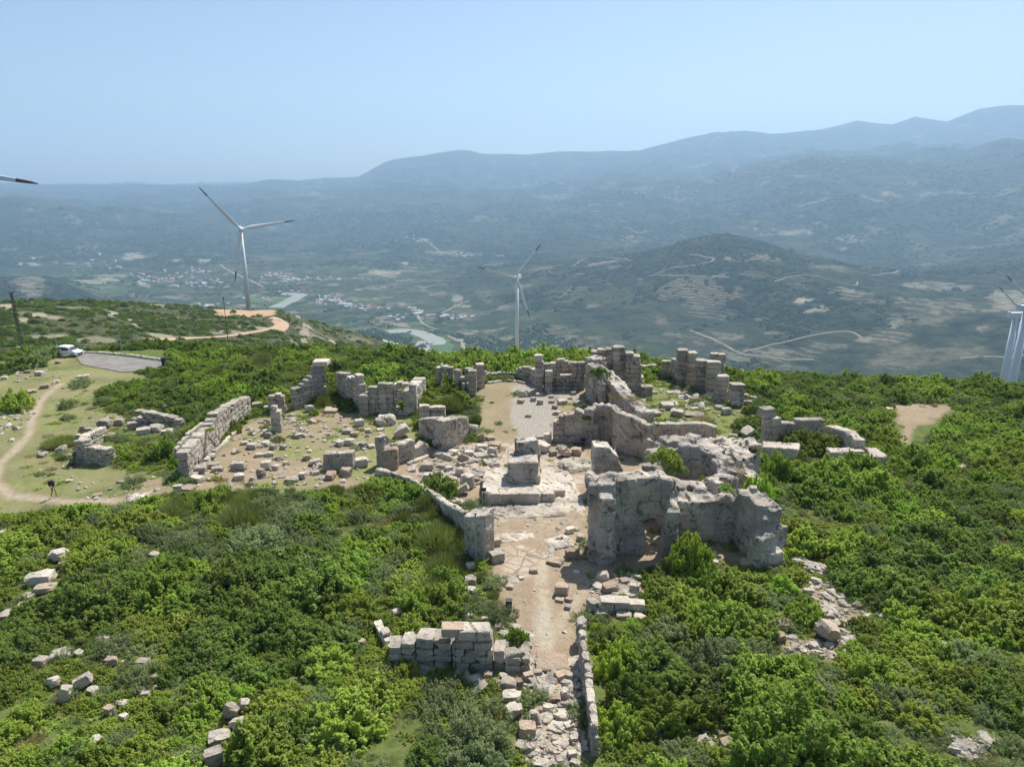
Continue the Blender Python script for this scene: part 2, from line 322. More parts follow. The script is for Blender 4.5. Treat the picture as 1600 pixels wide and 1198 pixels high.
def TZ(x, y):
    ri, ai = polar_idx(np.asarray(x, float), np.asarray(y, float)); i = ri.astype(int); j = ai.astype(int); u = ri - i; v = ai - j
    return (ZG[i, j] * (1 - u) * (1 - v) + ZG[i + 1, j] * u * (1 - v) + ZG[i, j + 1] * (1 - u) * v + ZG[i + 1, j + 1] * u * v)
def tz(x, y): return float(TZ(x, y))
TANE = (ZG - CZ) / np.maximum(RR[:, None], 1e-3)
def cast(px, py, rmin=18, rmax=20000):
    dx, dy, dz = ray(px, py); a = atan2(dx, dy); te = dz / hypot(dx, dy)
    j = min(max((a + LIM) / (2 * LIM) * (NA - 1), 0), NA - 1.001); j0 = int(j); f = j - j0
    col = TANE[:, j0] * (1 - f) + TANE[:, j0 + 1] * f
    ok = np.where((col >= te) & (RR > rmin))[0]
    if len(ok) == 0: return None
    i = ok[0]; c0, c1 = col[i - 1], col[i]
    u = 0 if c1 == c0 else min(max((te - c0) / (c1 - c0), 0), 1)
    r = min(RR[i - 1] + (RR[i] - RR[i - 1]) * u, rmax)
    p = Vector((r * sin(a), r * cos(a), 0)); p.z = tz(p.x, p.y); return p
def cg(px, py):
    p = cast(px, py); return p if p is not None else G(px, py)
# ------------------------------------------------------------------ ground cover masks (what the ground is made of, by place)
def wpoly(pts): return np.array([[p.x, p.y] for p in (cg(a, b) for a, b in pts)])
def seg_dist(x, y, P, closed=False):
    d = np.full(x.shape, 1e9); n = len(P)
    for i in range(n if closed else n - 1):
        a = P[i]; b = P[(i + 1) % n]; ab = b - a; L = max(ab @ ab, 1e-9)
        t = np.clip(((x - a[0]) * ab[0] + (y - a[1]) * ab[1]) / L, 0, 1)
        d = np.minimum(d, np.hypot(x - a[0] - t * ab[0], y - a[1] - t * ab[1]))
    return d
def in_poly(x, y, P):
    c = np.zeros(x.shape, bool); n = len(P)
    for i in range(n):
        x1, y1 = P[i]; x2, y2 = P[(i + 1) % n]
        if y1 == y2: continue
        k = ((y1 > y) != (y2 > y)) & (x < (x2 - x1) * (y - y1) / (y2 - y1) + x1); c ^= k
    return c
def sdf(x, y, P):
    d = seg_dist(x, y, P, True); return np.where(in_poly(x, y, P), -d, d)
PX = dict(
 court=[(262,772),(300,738),(388,655),(455,640),(640,645),(655,690),(590,735),(570,760),(440,772),(330,765)],
 octagon=[(600,738),(690,778),(740,802),(760,880),(790,960),(800,1000),(832,1020),(845,1198),(912,1198),(903,985),(925,940),(1010,925),(1000,890),(1055,870),(1050,780),(1010,720),(870,700),(735,690),(650,700)],
 nave=[(745,700),(742,610),(760,597),(820,594),(1010,612),(1000,640),(880,645),(870,700)],
 northcourt=[(930,618),(1035,590),(1140,612),(1160,640),(1140,690),(1020,660),(940,645)],
 house=[(905,885),(912,700),(1130,680),(1180,760),(1215,885),(1160,890),(1060,860)],
 westmeadow=[(-300,545),(0,556),(60,553),(110,558),(235,590),(150,610),(150,640),(205,652),(120,690),(116,722),(175,730),(262,745),(262,772),(180,795),(60,800),(-300,800)],
 clearing=[(1396,632),(1440,630),(1488,636),(1455,655),(1432,672),(1418,692),(1410,672),(1402,655)],
 nicheyard=[(862,640),(1000,640),(1022,722),(930,785),(862,705)],
 rubble_a=[(1245,874),(1296,884),(1290,896),(1250,890)],
 rubble_b=[(1250,908),(1300,905),(1345,925),(1392,962),(1330,1000),(1340,1030),(1280,1008),(1265,940)],
 rubble_c=[(1210,992),(1300,1005),(1330,1035),(1230,1018)],
 parking=[(118,556),(140,552),(262,566),(258,576),(190,582),(128,570)],
 rock_left=[(195,762),(255,742),(275,768),(240,780)],
 lefttop=[(150,1000),(250,1010),(260,1090),(190,1120),(150,1060)],
 front=[(600,985),(700,985),(820,1010),(835,1050),(690,1060),(640,1030)])
POLY = {k: wpoly(v) for k, v in PX.items()}
near = (RR < 175)
ix = np.where(near)[0]; xn = X0[ix]; yn = Y0[ix]
shape = ZG.shape
mask = {k: np.zeros(shape, np.float32) for k in ('path', 'grass', 'rock', 'gravel', 'pale', 'field', 'terr', 'orange', 'scrub', 'far', 'valley')}
wob = 0.9 * fbm(xn / 2.3, yn / 2.3, 4, 61)
SD = {k: sdf(xn, yn, P) for k, P in POLY.items()}
def setm(k, v, sub=ix): mask[k][sub] = np.maximum(mask[k][sub], v)
def soft(d, wd=0.8): return 1 - sstep(-wd, wd, d + wob)
clear = np.minimum.reduce([SD[k] for k in POLY])
g1 = fbm(xn / 5, yn / 5, 4, 71)
setm('grass', soft(SD['westmeadow'], 1.5) * np.clip(0.75 + g1, 0, 1)); setm('grass', soft(SD['court']) * np.clip(0.8 + 1.6 * g1, 0, 1)); setm('grass', soft(SD['northcourt']) * 0.6)
setm('path', soft(SD['clearing'], 0.4)); setm('path', soft(SD['court']) * np.clip(0.45 - 1.6 * g1, 0, 1)); setm('path', soft(SD['octagon'], 0.5)); setm('path', soft(SD['nave']) * 0.75); setm('grass', soft(SD['nave']) * np.clip(0.7 + 1.5 * g1, 0, 1)); setm('path', soft(SD['house'], .5)); setm('path', soft(SD['nicheyard'], .5))
setm('path', soft(SD['westmeadow']) * np.clip(0.4 * vnoise(xn / 3, yn / 3, 88) , 0, 1))
for k in ('rubble_a', 'rubble_b', 'rubble_c', 'rock_left', 'front'): setm('path', soft(SD[k], 0.4) * 0.8)
def trail(pts, wd, k='path', s=1.0, e=0.5):
    d = seg_dist(xn, yn, wpoly(pts)); setm(k, s * (1 - sstep(wd - e, wd + e, d + 0.25 * wob)))
trail([(95,600),(66,622),(52,650),(45,680),(22,705),(-2,725),(-8,755),(20,775),(60,779),(110,784),(180,782),(232,768),(262,757)], 0.65)
trail([(95,600),(66,622),(52,650),(45,680),(22,705),(-2,725),(-8,755),(20,775),(60,779),(110,784),(180,782)], 0.35, 'pale', 0.8, 0.3)
trail([(1413,690),(1420,665),(1445,648)], 0.5)
trail([(852,1035),(853,1000),(849,960),(846,910),(846,880)], 0.45, 'pale', .9, .3); trail([(925,905),(905,930),(880,965),(858,1000)], 0.3, 'pale', .7, .3)
trail([(846,1040),(850,960),(846,890),(842,850)], 0.8); trail([(850,960),(905,925),(925,900)], 0.5)
rockp = wpoly([(640,740),(700,760),(755,800),(765,850),(790,905),(840,900),(850,850),(880,870),(905,880),(912,700),(870,690),(740,690),(690,705)])
paving = wpoly([(815,1030),(905,1030),(915,1198),(822,1198)])
setm('rock', soft(sdf(xn, yn, rockp), 0.6) * np.clip(0.75 + 2.0 * fbm(xn / 2.6, yn / 2.6, 4, 91), 0, 1)); setm('rock', soft(sdf(xn, yn, paving), .4) * 0.8)
dirtp = wpoly([(800,800),(870,790),(905,800),(905,850),(880,880),(850,860),(800,840)]); mask['rock'][ix] *= 1 - 0.7 * soft(sdf(xn, yn, dirtp), 0.5)
setm('gravel', soft(sdf(xn, yn, wpoly([(800,606),(818,596),(862,600),(868,640),(862,690),(810,690),(800,660)])), 0.35)); setm('gravel', soft(sdf(xn, yn, wpoly([(866,614),(908,614),(905,625),(870,630)])), .3)); setm('gravel', (1 - sstep(0.1, 0.9, seg_dist(xn, yn, wpoly([(846,965),(849,1000)])))) * 0.7)
# far ground: patches at their own places
rr = RR[:, None] + 0 * X0
mask['far'] = sstep(900, 1500, rr).astype(np.float32)
mask['scrub'] = (sstep(0, 0.25, lr - x[0][None]) * (1 - sstep(900, 1500, rr))).astype(np.float32)
flat = 1 - sstep(8, 40, np.abs(ZG + 458)); mask['valley'] = (flat * sstep(1300, 1700, rr) * (1 - sstep(5000, 6000, rr))).astype(np.float32)
def patch(k, px, py, wpx, hpx, s=1.0, rot=0.0):
    c = cast(px, py); 
    if c is None: return
    R = hypot(c.x, c.y); a = cast(px, py + hpx / 2.0) ; b = cast(px, py - hpx / 2.0)
    ry = max(8.0, (hypot(b.x, b.y) - hypot(a.x, a.y)) / 2 if a is not None and b is not None else R * hpx / FPX)
    ry = min(ry, R * 0.12); rx = wpx / 2 / FPX * ZC(c)
    i0, i1 = np.searchsorted(RR, [R - ry * 2.2 - rx * .3, R + ry * 2.2 + rx * .3]); az = atan2(c.x, c.y); da = 1.8 * rx / R
    j0 = int(max(0, (az - da + LIM) / (2 * LIM) * (NA - 1))); j1 = int(min(NA, (az + da + LIM) / (2 * LIM) * (NA - 1) + 2))
    if j1 <= j0 or i1 <= i0: return
    xs = X0[i0:i1, j0:j1]; ys = Y0[i0:i1, j0:j1]; ux, uy = cos(az), -sin(az); vx, vy = sin(az), cos(az)
    U = ((xs - c.x) * ux + (ys - c.y) * uy) / rx; V = ((xs - c.x) * vx + (ys - c.y) * vy) / ry - rot * U
    q = np.hypot(U, V) + 0.5 * fbm(xs / (rx * .5 + 8), ys / (rx * .5 + 8), 3, 77)
    mask[k][i0:i1, j0:j1] = np.maximum(mask[k][i0:i1, j0:j1], s * (1 - sstep(0.75, 1.0, q)))
for a in [(210,402,44,7,.9,-.3),(272,407,26,5,.7,-.2),(320,408,24,8,.8),(170,432,60,8,.6),(135,440,60,6,.7,.2),(60,402,26,4,.5),(15,390,26,4,.4),(54,414,26,5,.7),(45,436,40,7,.5),(110,412,20,4,.5),(170,438,30,6,.8),(225,445,20,8,.7,-.8),(600,427,50,10,.85,-.3),(632,411,14,5,.9),(715,466,20,14,.7),(720,478,30,6,.7,-.5),(560,560,5,5,0),(628,474,14,8,.5),(660,375,22,8,.6,.6),(690,395,70,6,.5,.1),(740,398,50,5,.4),(770,415,40,4,.35),(560,418,30,6,.3),
          (860,310,60,5,.35),(1000,295,40,4,.3),(920,322,40,4,.35,.2),(970,345,26,4,.4),(1100,258,80,5,.4,.2),(1148,262,12,8,.5,.8),(870,308,80,6,.3),(1050,310,60,5,.3),(1230,250,20,3,.4),(1350,306,60,4,.55,.1),(1385,303,14,8,.6),(1270,318,60,3,.4),(1480,300,90,4,.35),(1560,305,90,6,.3),(1240,364,60,8,.6,-.1),(1215,367,80,3,.7),(1330,376,46,6,.6),(1318,388,14,8,.5),(1275,350,20,8,.3),(1470,448,100,14,.5,.05),(1255,470,30,14,.95,.3),(1275,484,40,7,.8,.3),(1290,480,26,5,.7),(1140,405,20,5,.8),(1090,480,30,4,.3),(1180,345,20,6,.3),(1190,498,20,6,.5),(1210,520,30,5,.5),(1140,525,40,12,.45),(1210,552,40,8,.5),(1150,560,60,10,.45,.1),(1300,540,60,10,.3),(1350,532,34,10,.5,.6),(1400,505,24,10,.5,.5),(1395,510,12,6,.5),(1330,455,40,6,.4),(1540,512,30,10,.5),(1585,470,60,34,.5),(1570,460,44,12,.6),(1100,585,30,10,.3),(1240,575,50,8,.4),(1350,600,30,10,.3),(1050,522,30,8,.3),(1265,600,30,6,.3),(1590,300,50,6,.3),(900,430,30,5,.4),(945,410,50,6,.6),(960,418,24,4,.4),(1000,440,10,10,.3),(900,468,60,6,.3),(870,485,50,4,.3),(930,478,30,5,.4),(520,445,30,5,.4),(450,428,26,5,.3),(480,300,60,8,.2),(240,328,60,8,.18),(380,330,50,8,.15)]:
    patch('pale', *a)
for a in [(1075,450,120,44,.9,.0),(1115,462,90,30,.9,.2),(1110,490,110,26,.45,.1),(1195,405,50,18,.8,.1),(1340,460,90,22,.6,.1),(1480,478,150,26,.75,.0),(1590,468,90,40,.9),(1200,552,180,24,.6,.05),(1100,530,90,30,.5,.1),(1390,525,70,24,.7,.2),(1210,345,40,10,.3),(1330,372,50,12,.5),(1180,430,60,14,.4),(1240,440,60,16,.35)]:
    patch('terr', *a)
for a in [(450,470,60,8,.8),(420,468,80,10,.8),(668,530,70,18,.55),(560,470,80,12,.3),(690,545,40,16,.8),(630,515,60,6,.7),(120,440,160,18,.35),(660,505,60,8,.5)]:
    patch('field', *a)
for a in [(372,487,80,10,1),(410,486,40,6,1),(437,505,22,16,1),(350,492,30,5,.9),(800,557,120,8,.4),(930,330,20,3,.4),(1395,303,60,5,.4)]:
    patch('orange', *a)
for a in [(60,492,30,8,1),(35,500,24,5,.9),(8,478,24,8,1),(85,496,24,4,.7),(120,482,60,8,.35),(175,490,26,8,1,.3),(160,484,30,4,.4),(248,477,30,3,.8),(90,527,50,2.5,.7),(210,508,10,3,.9),(30,488,40,6,.3),(400,512,50,5,.9,-.2),(360,518,40,3,.7,-.1),(330,520,40,5,.5),(60,527,40,4,.6),(150,530,80,4,.5),(205,500,10,5,.6),(280,498,10,5,.6),(520,535,14,8,1),(500,528,20,6,.5),(590,560,40,6,.0),(640,550,60,10,.4),(560,530,50,10,.3,.4),(480,520,40,12,.4),(810,560,130,6,.9),(760,562,60,5,.8),(880,560,50,5,.6),(250,524,40,3,.8),(460,536,20,5,.5),(560,515,60,10,.35,.4)]:
    patch('pale', *a)
# ------------------------------------------------------------------ ground mesh
nr, na = ZG.shape
Vv = np.stack([X0, Y0, ZG], -1).reshape(-1, 3)
i = np.arange(nr - 1)[:, None]; j = np.arange(na)[None, :]; jn = (j + 1) % na
Fv = np.stack([i * na + j, i * na + jn, (i + 1) * na + jn, (i + 1) * na + j], -1).reshape(-1, 4)
def fast_mesh(name, V, F, mats, smooth=True):
    me = bpy.data.meshes.new(name); k = F.shape[1]
    me.vertices.add(len(V)); me.vertices.foreach_set('co', V.astype(np.float32).ravel())
    me.loops.add(F.size); me.loops.foreach_set('vertex_index', F.astype(np.int32).ravel())
    me.polygons.add(len(F)); me.polygons.foreach_set('loop_start', np.arange(0, F.size, k, dtype=np.int32))
    me.polygons.foreach_set('use_smooth', np.full(len(F), smooth)); 
    for m in mats: me.materials.append(m)
    me.update(calc_edges=True); return me
def color_attr(me, name, chans):
    a = me.color_attributes.new(name, 'FLOAT_COLOR', 'POINT'); a.data.foreach_set('color', np.stack([c.ravel() for c in chans], -1).astype(np.float32).ravel())
gm, t, b = new_mat('hill_and_valley_ground', 0.95); b.inputs['Specular IOR Level'].default_value = 0.05
geo = N(t, 'ShaderNodeNewGeometry'); P = geo.outputs['Position']
def attr(n):
    a = N(t, 'ShaderNodeAttribute', attribute_name=n); s = N(t, 'ShaderNodeSeparateColor'); t.links.new(a.outputs['Color'], s.inputs[0]); return s.outputs[0], s.outputs[1], s.outputs[2], a.outputs['Alpha']
pth, grs, rck, grv = attr('ma'); pal, fld, ter, org = attr('mb'); scr, fr, val, _ = attr('mc')
nA = noise(t, P, 0.35, 5); nB = noise(t, P, 1.7, 6, 0.65); nC = noise(t, P, 7.0, 5, 0.7); nD = noise(t, P, 0.05, 6, 0.6)
under = mix(t, ramp(t, nB, [(0.35, 0), (0.65, 1)]), (0.06, 0.10, 0.025), (0.15, 0.17, 0.055))
under = mix(t, ramp(t, nC, [(0.55, 0), (0.75, 0.8)]), under, (0.22, 0.18, 0.11))
grass = mix(t, ramp(t, nB, [(0.3, 0), (0.7, 1)]), (0.15, 0.19, 0.055), (0.28, 0.26, 0.12))
grass = mix(t, ramp(t, nC, [(0.5, 0), (0.7, 0.8)]), grass, (0.11, 0.14, 0.04))
dirt = mix(t, ramp(t, nB, [(0.35, 0), (0.7, 1)]), (0.35, 0.27, 0.185), (0.235, 0.185, 0.12))
dirt = mix(t, ramp(t, nA, [(0.42, 0), (0.6, 0.8)]), dirt, (0.27, 0.20, 0.135))
dirt = mix(t, ramp(t, nC, [(0.50, 0), (0.72, 0.7)]), dirt, (0.46, 0.38, 0.29))
dirt = mix(t, ramp(t, noise(t, P, 3.1, 5, 0.7), [(0.56, 0), (0.66, 0.6)]), dirt, (0.15, 0.17, 0.06))
rock = mix(t, ramp(t, nB, [(0.35, 0), (0.65, 1)]), (0.50, 0.42, 0.33), (0.40, 0.32, 0.235))
vk = N(t, 'ShaderNodeTexVoronoi', feature='DISTANCE_TO_EDGE'); vk.inputs['Scale'].default_value = 0.9; t.links.new(mix(t, 0.12, P, noise(t, P, 1.1, 3) , 'ADD'), vk.inputs['Vector'])
rock = mix(t, ramp(t, vk.outputs['Distance'], [(0.0, 0.85), (0.07, 0)]), rock, (0.17, 0.13, 0.09))
rock = mix(t, ramp(t, nC, [(0.52, 0), (0.66, 0.9)]), rock, (0.22, 0.18, 0.14))
grav = mix(t, ramp(t, nC, [(0.42, 0), (0.60, 1)]), (0.22, 0.195, 0.16), (0.42, 0.385, 0.325))
c = mix(t, grs, under, grass); c = mix(t, pth, c, dirt); c = mix(t, rck, c, rock); c = mix(t, grv, c, grav)
# hillsides 100-900 m off
nE = noise(t, P, 0.16, 6, 0.7)
sc = mix(t, ramp(t, nE, [(0.40, 0), (0.60, 1)]), (0.030, 0.042, 0.020), (0.085, 0.088, 0.04))
sc = mix(t, ramp(t, noise(t, P, 0.6, 5, 0.7), [(0.57, 0), (0.66, 0.8)]), sc, (0.27, 0.23, 0.17))
c = mix(t, scr, c, sc)
# far land
nF = noise(t, P, 0.0045, 8, 0.62); nG = noise(t, P, 0.02, 7, 0.68); nH = noise(t, P, 0.0011, 5, 0.5)
fo = mix(t, ramp(t, nG, [(0.44, 0), (0.57, 1)]), (0.012, 0.024, 0.012), (0.045, 0.060, 0.026))
fo = mix(t, ramp(t, nF, [(0.48, 0), (0.64, 0.8)]), fo, (0.075, 0.085, 0.042))
soil = mix(t, ramp(t, noise(t, P, 0.03, 5, 0.7), [(0.4, 0), (0.6, 1)]), (0.30, 0.24, 0.17), (0.16, 0.14, 0.09))
vo = N(t, 'ShaderNodeTexVoronoi'); vo.inputs['Scale'].default_value = 0.013; t.links.new(P, vo.inputs['Vector'])
fo = mix(t, math_(t, 'MULTIPLY', ramp(t, math_(t, 'ADD', math_(t, 'MULTIPLY', vo.outputs['Distance'], -0.006), math_(t, 'ADD', nF, math_(t, 'MULTIPLY', nH, 0.6))), [(0.92, 0), (1.0, 1)]), 0.5), fo, soil)
sep = N(t, 'ShaderNodeSeparateColor'); t.links.new(vo.outputs['Color'], sep.inputs[0])
vf = ramp(t, sep.outputs[0], [(0.0, (0.035, 0.06, 0.022)), (0.35, (0.06, 0.09, 0.03)), (0.6, (0.10, 0.115, 0.05)), (0.8, (0.16, 0.14, 0.085)), (0.97, (0.30, 0.26, 0.19))])
vf = mix(t, ramp(t, nG, [(0.45, 0), (0.6, 1)]), vf, (0.028, 0.048, 0.022))
fo = mix(t, math_(t, 'MULTIPLY', val, 0.85), fo, vf)
sx = N(t, 'ShaderNodeSeparateXYZ'); t.links.new(P, sx.inputs[0])
st = math_(t, 'FRACT', math_(t, 'DIVIDE', math_(t, 'ADD', sx.outputs[2], math_(t, 'MULTIPLY', nG, 9.0)), 6.0))
tc_ = mix(t, ramp(t, math_(t, 'ADD', st, math_(t, 'MULTIPLY', nG, 0.5)), [(0.72, 0), (0.95, 1)]), (0.06, 0.07, 0.035), (0.27, 0.225, 0.16))
fo = mix(t, math_(t, 'MULTIPLY', ter, 0.8), fo, tc_); fo = mix(t, fld, fo, (0.12, 0.19, 0.06))
c = mix(t, fr, c, fo)
pal2 = math_(t, 'MULTIPLY', pal, math_(t, 'ADD', 0.25, math_(t, 'MULTIPLY', ramp(t, mix(t, fr, nB, nG), [(0.42, 0), (0.56, 1)]), 0.65)))
c = mix(t, pal2, c, mix(t, nE, (0.50, 0.44, 0.34), (0.36, 0.31, 0.22))); c = mix(t, org, c, (0.40, 0.27, 0.17))
t.links.new(c, b.inputs['Base Color'])
hb = math_(t, 'ADD', math_(t, 'MULTIPLY', nB, 1.0), math_(t, 'MULTIPLY', nC, 0.6))
bp = N(t, 'ShaderNodeBump'); bp.inputs['Strength'].default_value = 0.6; bp.inputs['Distance'].default_value = 0.15; t.links.new(hb, bp.inputs['Height'])
fb = N(t, 'ShaderNodeBump'); fb.inputs['Distance'].default_value = 40; t.links.new(math_(t, 'ADD', nG, nF), fb.inputs['Height']); t.links.new(math_(t, 'MULTIPLY', fr, 0.8), fb.inputs['Strength']); t.links.new(bp.outputs[0], fb.inputs['Normal']); t.links.new(fb.outputs[0], b.inputs['Normal'])
gme = fast_mesh('ground', Vv, Fv[:, ::-1], [gm])
color_attr(gme, 'ma', [mask['path'], mask['grass'], mask['rock'], mask['gravel']])
color_attr(gme, 'mb', [mask['pale'], mask['field'], mask['terr'], mask['orange']])
color_attr(gme, 'mc', [mask['scrub'], mask['far'], mask['valley'], mask['far']])
ground = bpy.data.objects.new('ground', gme); COL.objects.link(ground)
tag(ground, 'rocky hilltop falling to a broad river valley with blue wooded mountains behind', kind='structure'); ground['category'] = 'terrain'
# ------------------------------------------------------------------ haze: one closed box of even pale air
hz = bpy.data.materials.new('haze_air'); hz.use_nodes = True; ht = hz.node_tree; ht.nodes.remove(ht.nodes['Principled BSDF'])
pv = ht.nodes.new('ShaderNodeVolumePrincipled'); pv.inputs['Color'].default_value = (0.50, 0.735, 1.0, 1); pv.inputs['Density'].default_value = 0.000096; pv.inputs['Anisotropy'].default_value = 0.25
ht.links.new(pv.outputs[0], ht.nodes['Material Output'].inputs['Volume'])
hb_ = MB(); top = float(ZG.max()) + 30; bot = float(ZG.min()) - 1; hb_.box((0, 0, (top + bot) / 2), (31400, 31400, top - bot))
haze = hb_.obj('haze', hz); tag(haze, 'pale blue summer haze filling the valley air', kind='stuff'); haze['category'] = 'haze'
# ------------------------------------------------------------------ ribbons: roads, river
def ribbon(name, pts, wd, mat, label, lift=0.15, step=None, cols=3, kind='structure', wobble=0.0, cat='road'):
    W = [cast(a, b_) for a, b_ in pts]; W = [p for p in W if p is not None]
    if len(W) < 2: return None
    step = step or max(1.0, wd * 1.2)
    # catmull resample
    L = []; Q = [W[0]] + W + [W[-1]]
    for i in range(1, len(Q) - 2):
        n = max(2, int((Q[i + 1] - Q[i]).length / step))
        for k in range(n):
            s = k / n; p = 0.5 * ((2 * Q[i]) + (-Q[i - 1] + Q[i + 1]) * s + (2 * Q[i - 1] - 5 * Q[i] + 4 * Q[i + 1] - Q[i + 2]) * s * s + (-Q[i - 1] + 3 * Q[i] - 3 * Q[i + 1] + Q[i + 2]) * s**3); L.append(p)
    L.append(W[-1]); V = []; F = []; n = len(L)
    for i, p in enumerate(L):
        d = (L[min(i + 1, n - 1)] - L[max(i - 1, 0)]); d.z = 0; d.normalize(); nrm = Vector((-d.y, d.x, 0)); wv = wd * (1 + wobble * random.uniform(-1, 1))
        for k in range(cols + 1):
            q = p + nrm * (wv * (k / cols - 0.5)); V.append((q.x, q.y, tz(q.x, q.y) + lift))
    c1 = cols + 1
    for i in range(n - 1):
        for k in range(cols): F.append((i * c1 + k, i * c1 + k + 1, (i + 1) * c1 + k + 1, (i + 1) * c1 + k))
    o = link_mesh(name, V, F, mat, smooth=True); tag(o, label, cat, kind=kind); return o
def road_mat(name, c1, c2, sc=0.3):
    m, t, b = new_mat(name, 0.95); g = N(t, 'ShaderNodeNewGeometry'); t.links.new(mix(t, ramp(t, noise(t, g.outputs['Position'], sc, 6, 0.7), [(0.35, 0), (0.65, 1)]), c1, c2), b.inputs['Base Color']); return m
M['dirt_orange'] = road_mat('orange_dirt', (0.42, 0.29, 0.185), (0.34, 0.26, 0.18)); M['dirt_pale'] = road_mat('pale_dirt', (0.30, 0.26, 0.20), (0.17, 0.15, 0.11), 0.02)
M['asphalt'] = road_mat('worn_asphalt', (0.17, 0.16, 0.148), (0.26, 0.24, 0.215), 0.5)
M['water'] = new_mat('river_water', 0.25)[0]; bb = M['water'].node_tree.nodes['Principled BSDF']; bb.inputs['Base Color'].default_value = (0.23, 0.235, 0.18, 1); bb.inputs['Roughness'].default_value = 0.55; bb.inputs['Specular IOR Level'].default_value = 0.5
ribbon('dirt_road', [(228,531),(262,531),(300,529),(340,527),(380,522),(410,517),(432,513),(445,507),(441,500),(424,499)], 5.5, M['dirt_orange'], 'orange dirt road curving up the left hill below the wind turbine', 0.3)
ribbon('hill_road', [(456,489),(466,496),(478,506),(488,516),(500,522),(520,530)], 4, M['dirt_pale'], 'grey road dropping over the spur right of the turbine pad', 0.3)
for q, (pts, wd, lab) in enumerate([
 ([(1025,428),(1050,418),(1085,415),(1112,409),(1110,403),(1078,398)], 10, 'pale track zigzagging below the top of the round hill'),
 ([(1013,431),(1070,430),(1139,434)], 9, 'pale track level above the striped terraces'),
 ([(1078,516),(1110,528),(1150,549),(1190,556),(1230,562),(1272,562)], 10, 'pale dirt road descending past the road junction on the right hillside'),
 ([(1160,550),(1200,540),(1260,526),(1325,518),(1350,530)], 10, 'pale dirt road rising right from the junction on the right hillside'),
 ([(660,372),(676,384),(700,396),(740,402)], 16, 'broad pale road bend above the valley village'),
 ([(700,524),(714,533),(724,545),(731,556)], 18, 'pale road beside the river bend in the valley floor'),
 ([(650,486),(655,498),(665,508),(685,515)], 12, 'narrow pale road leading to the river bend'),
 ([(345,414),(362,425),(388,437),(412,449)], 16, 'pale winding track in the valley behind the left turbine'),
 ([(895,416),(912,405),(940,402),(985,408)], 10, 'pale track along the crest left of the round hill'),
 ([(690,490),(708,480),(733,470)], 14, 'pale track slanting up from the village in the valley centre'),
 ([(918,350),(960,354),(998,364)], 10, 'thin pale road across the wooded mountain foot'),
 ([(1210,440),(1260,430),(1330,446),(1340,440)], 8, 'pale track along the terraced slope right of the round hill'),
 ([(1360,430),(1400,425),(1440,423)], 8, 'thin pale track above the pale field at right'),
 ([(1500,560),(1540,557),(1600,555)], 8, 'thin pale track on the hillside beside the right turbines')]):
    ribbon('valley_road', pts, wd * 0.7, M['dirt_pale'], lab, 0.8, step=14)
ribbon('river', [(606,519),(635,517),(655,521),(672,527),(682,533),(674,540),(660,545),(652,549)], 62, M['water'], 'milky green river bend on the valley floor left of the centre turbine', 0.7, step=20, cols=8, cat='river', wobble=0.06)
ribbon('river', [(431,481),(441,476),(452,471),(462,465),(470,461),(455,460),(440,458)], 62, M['water'], 'distant river loop behind the left turbine base', 0.7, step=20, cols=8, cat='river', wobble=0.06)
# ------------------------------------------------------------------ wind turbines
def turbine(px, pybase, pyhub, dist, yaw, angs, label, blade=46, tipmat='tip_dark', hub_px=None, basez=None, ro=4.0):
    dx, dy, dz = ray(hub_px or px, pyhub); hx = dist * dx / hypot(dx, dy); hy = dist * dy / hypot(dx, dy); hzz = CZ + dist * dz / hypot(dx, dy)
    bz = tz(hx, hy) if basez is None else basez
    H = hzz - bz
    root = empty('wind_turbine', (hx, hy, bz), yaw); tag(root, label, 'wind turbine', 'white wind turbines beyond the ruins')
    m = MB(); m.tube((0, 0, -3), (0, 0, H - 1.8), 2.3 if ro < 5 else 3.4, 1.35 if ro < 5 else 1.9, 24); m.tube((0, 0, -3), (0, 0, 0.5), 3.6, 3.4, 24); m.obj('tower', M['turbine'], root, True)
    # rotor axis along local -y
    m = MB(); m.box((0, 6.5 - ro, H), (3.6, 10.5 if ro < 5 else 13, 3.7), taper=0.86); m.box((0, 6.2, H + 2.1), (1.6, 2.0, 0.8)); m.obj('nacelle', M['turbine'], root)
    m = MB(); m.ball((0, -ro, H), (1.6, 2.3, 1.6), 16); m.obj('hub', M['turbine'], root, True)
    for a in angs:
        a = radians(a); m = MB(); secs = [(1.0, 1.0, 1.0, 0), (4, 1.1, 0.9, 8), (9, 2.1, 0.42, 14), (16, 1.75, 0.3, 10), (26, 1.3, 0.2, 6), (37, 0.9, 0.13, 3), (43, 0.62, 0.09, 1), (46, 0.2, 0.05, 0)]
        V = []; n = 10
        for (r, ch, th, tw) in secs:
            r = r * blade / 46; tw = radians(tw + 12)
            for k in range(n):
                q = 2 * pi * k / n; cx = ch * cos(q) * 0.9 + ch * 0.25; cyy = th * sin(q) * 0.9
                X = cx * cos(tw) - cyy * sin(tw); Yv = cx * sin(tw) + cyy * cos(tw)
                # blade along radial dir (cos a, sin a) in x-z plane
                V.append((r * cos(a) - X * sin(a), -ro + Yv, H + r * sin(a) + X * cos(a)))
        F = []; mi = []
        for i in range(len(secs) - 1):
            for k in range(n): F.append((i * n + k, i * n + (k + 1) % n, (i + 1) * n + (k + 1) % n, (i + 1) * n + k)); mi.append(1 if i >= 5 else 0)
        F.append(tuple(range(n))); mi.append(0)
        link_mesh('blade', V, F, [M['turbine'], M[tipmat]], root, mi, True)
    return root
turbine(388, 487, 358, 700, radians(24), (130, 8, 258), 'white wind turbine standing on the orange dirt pad on the left hill', hub_px=376, blade=48)
turbine(805, 557, 433, 715, radians(-22), (52, 168, 291), 'white wind turbine rising behind the middle of the ruins', hub_px=808, blade=43)
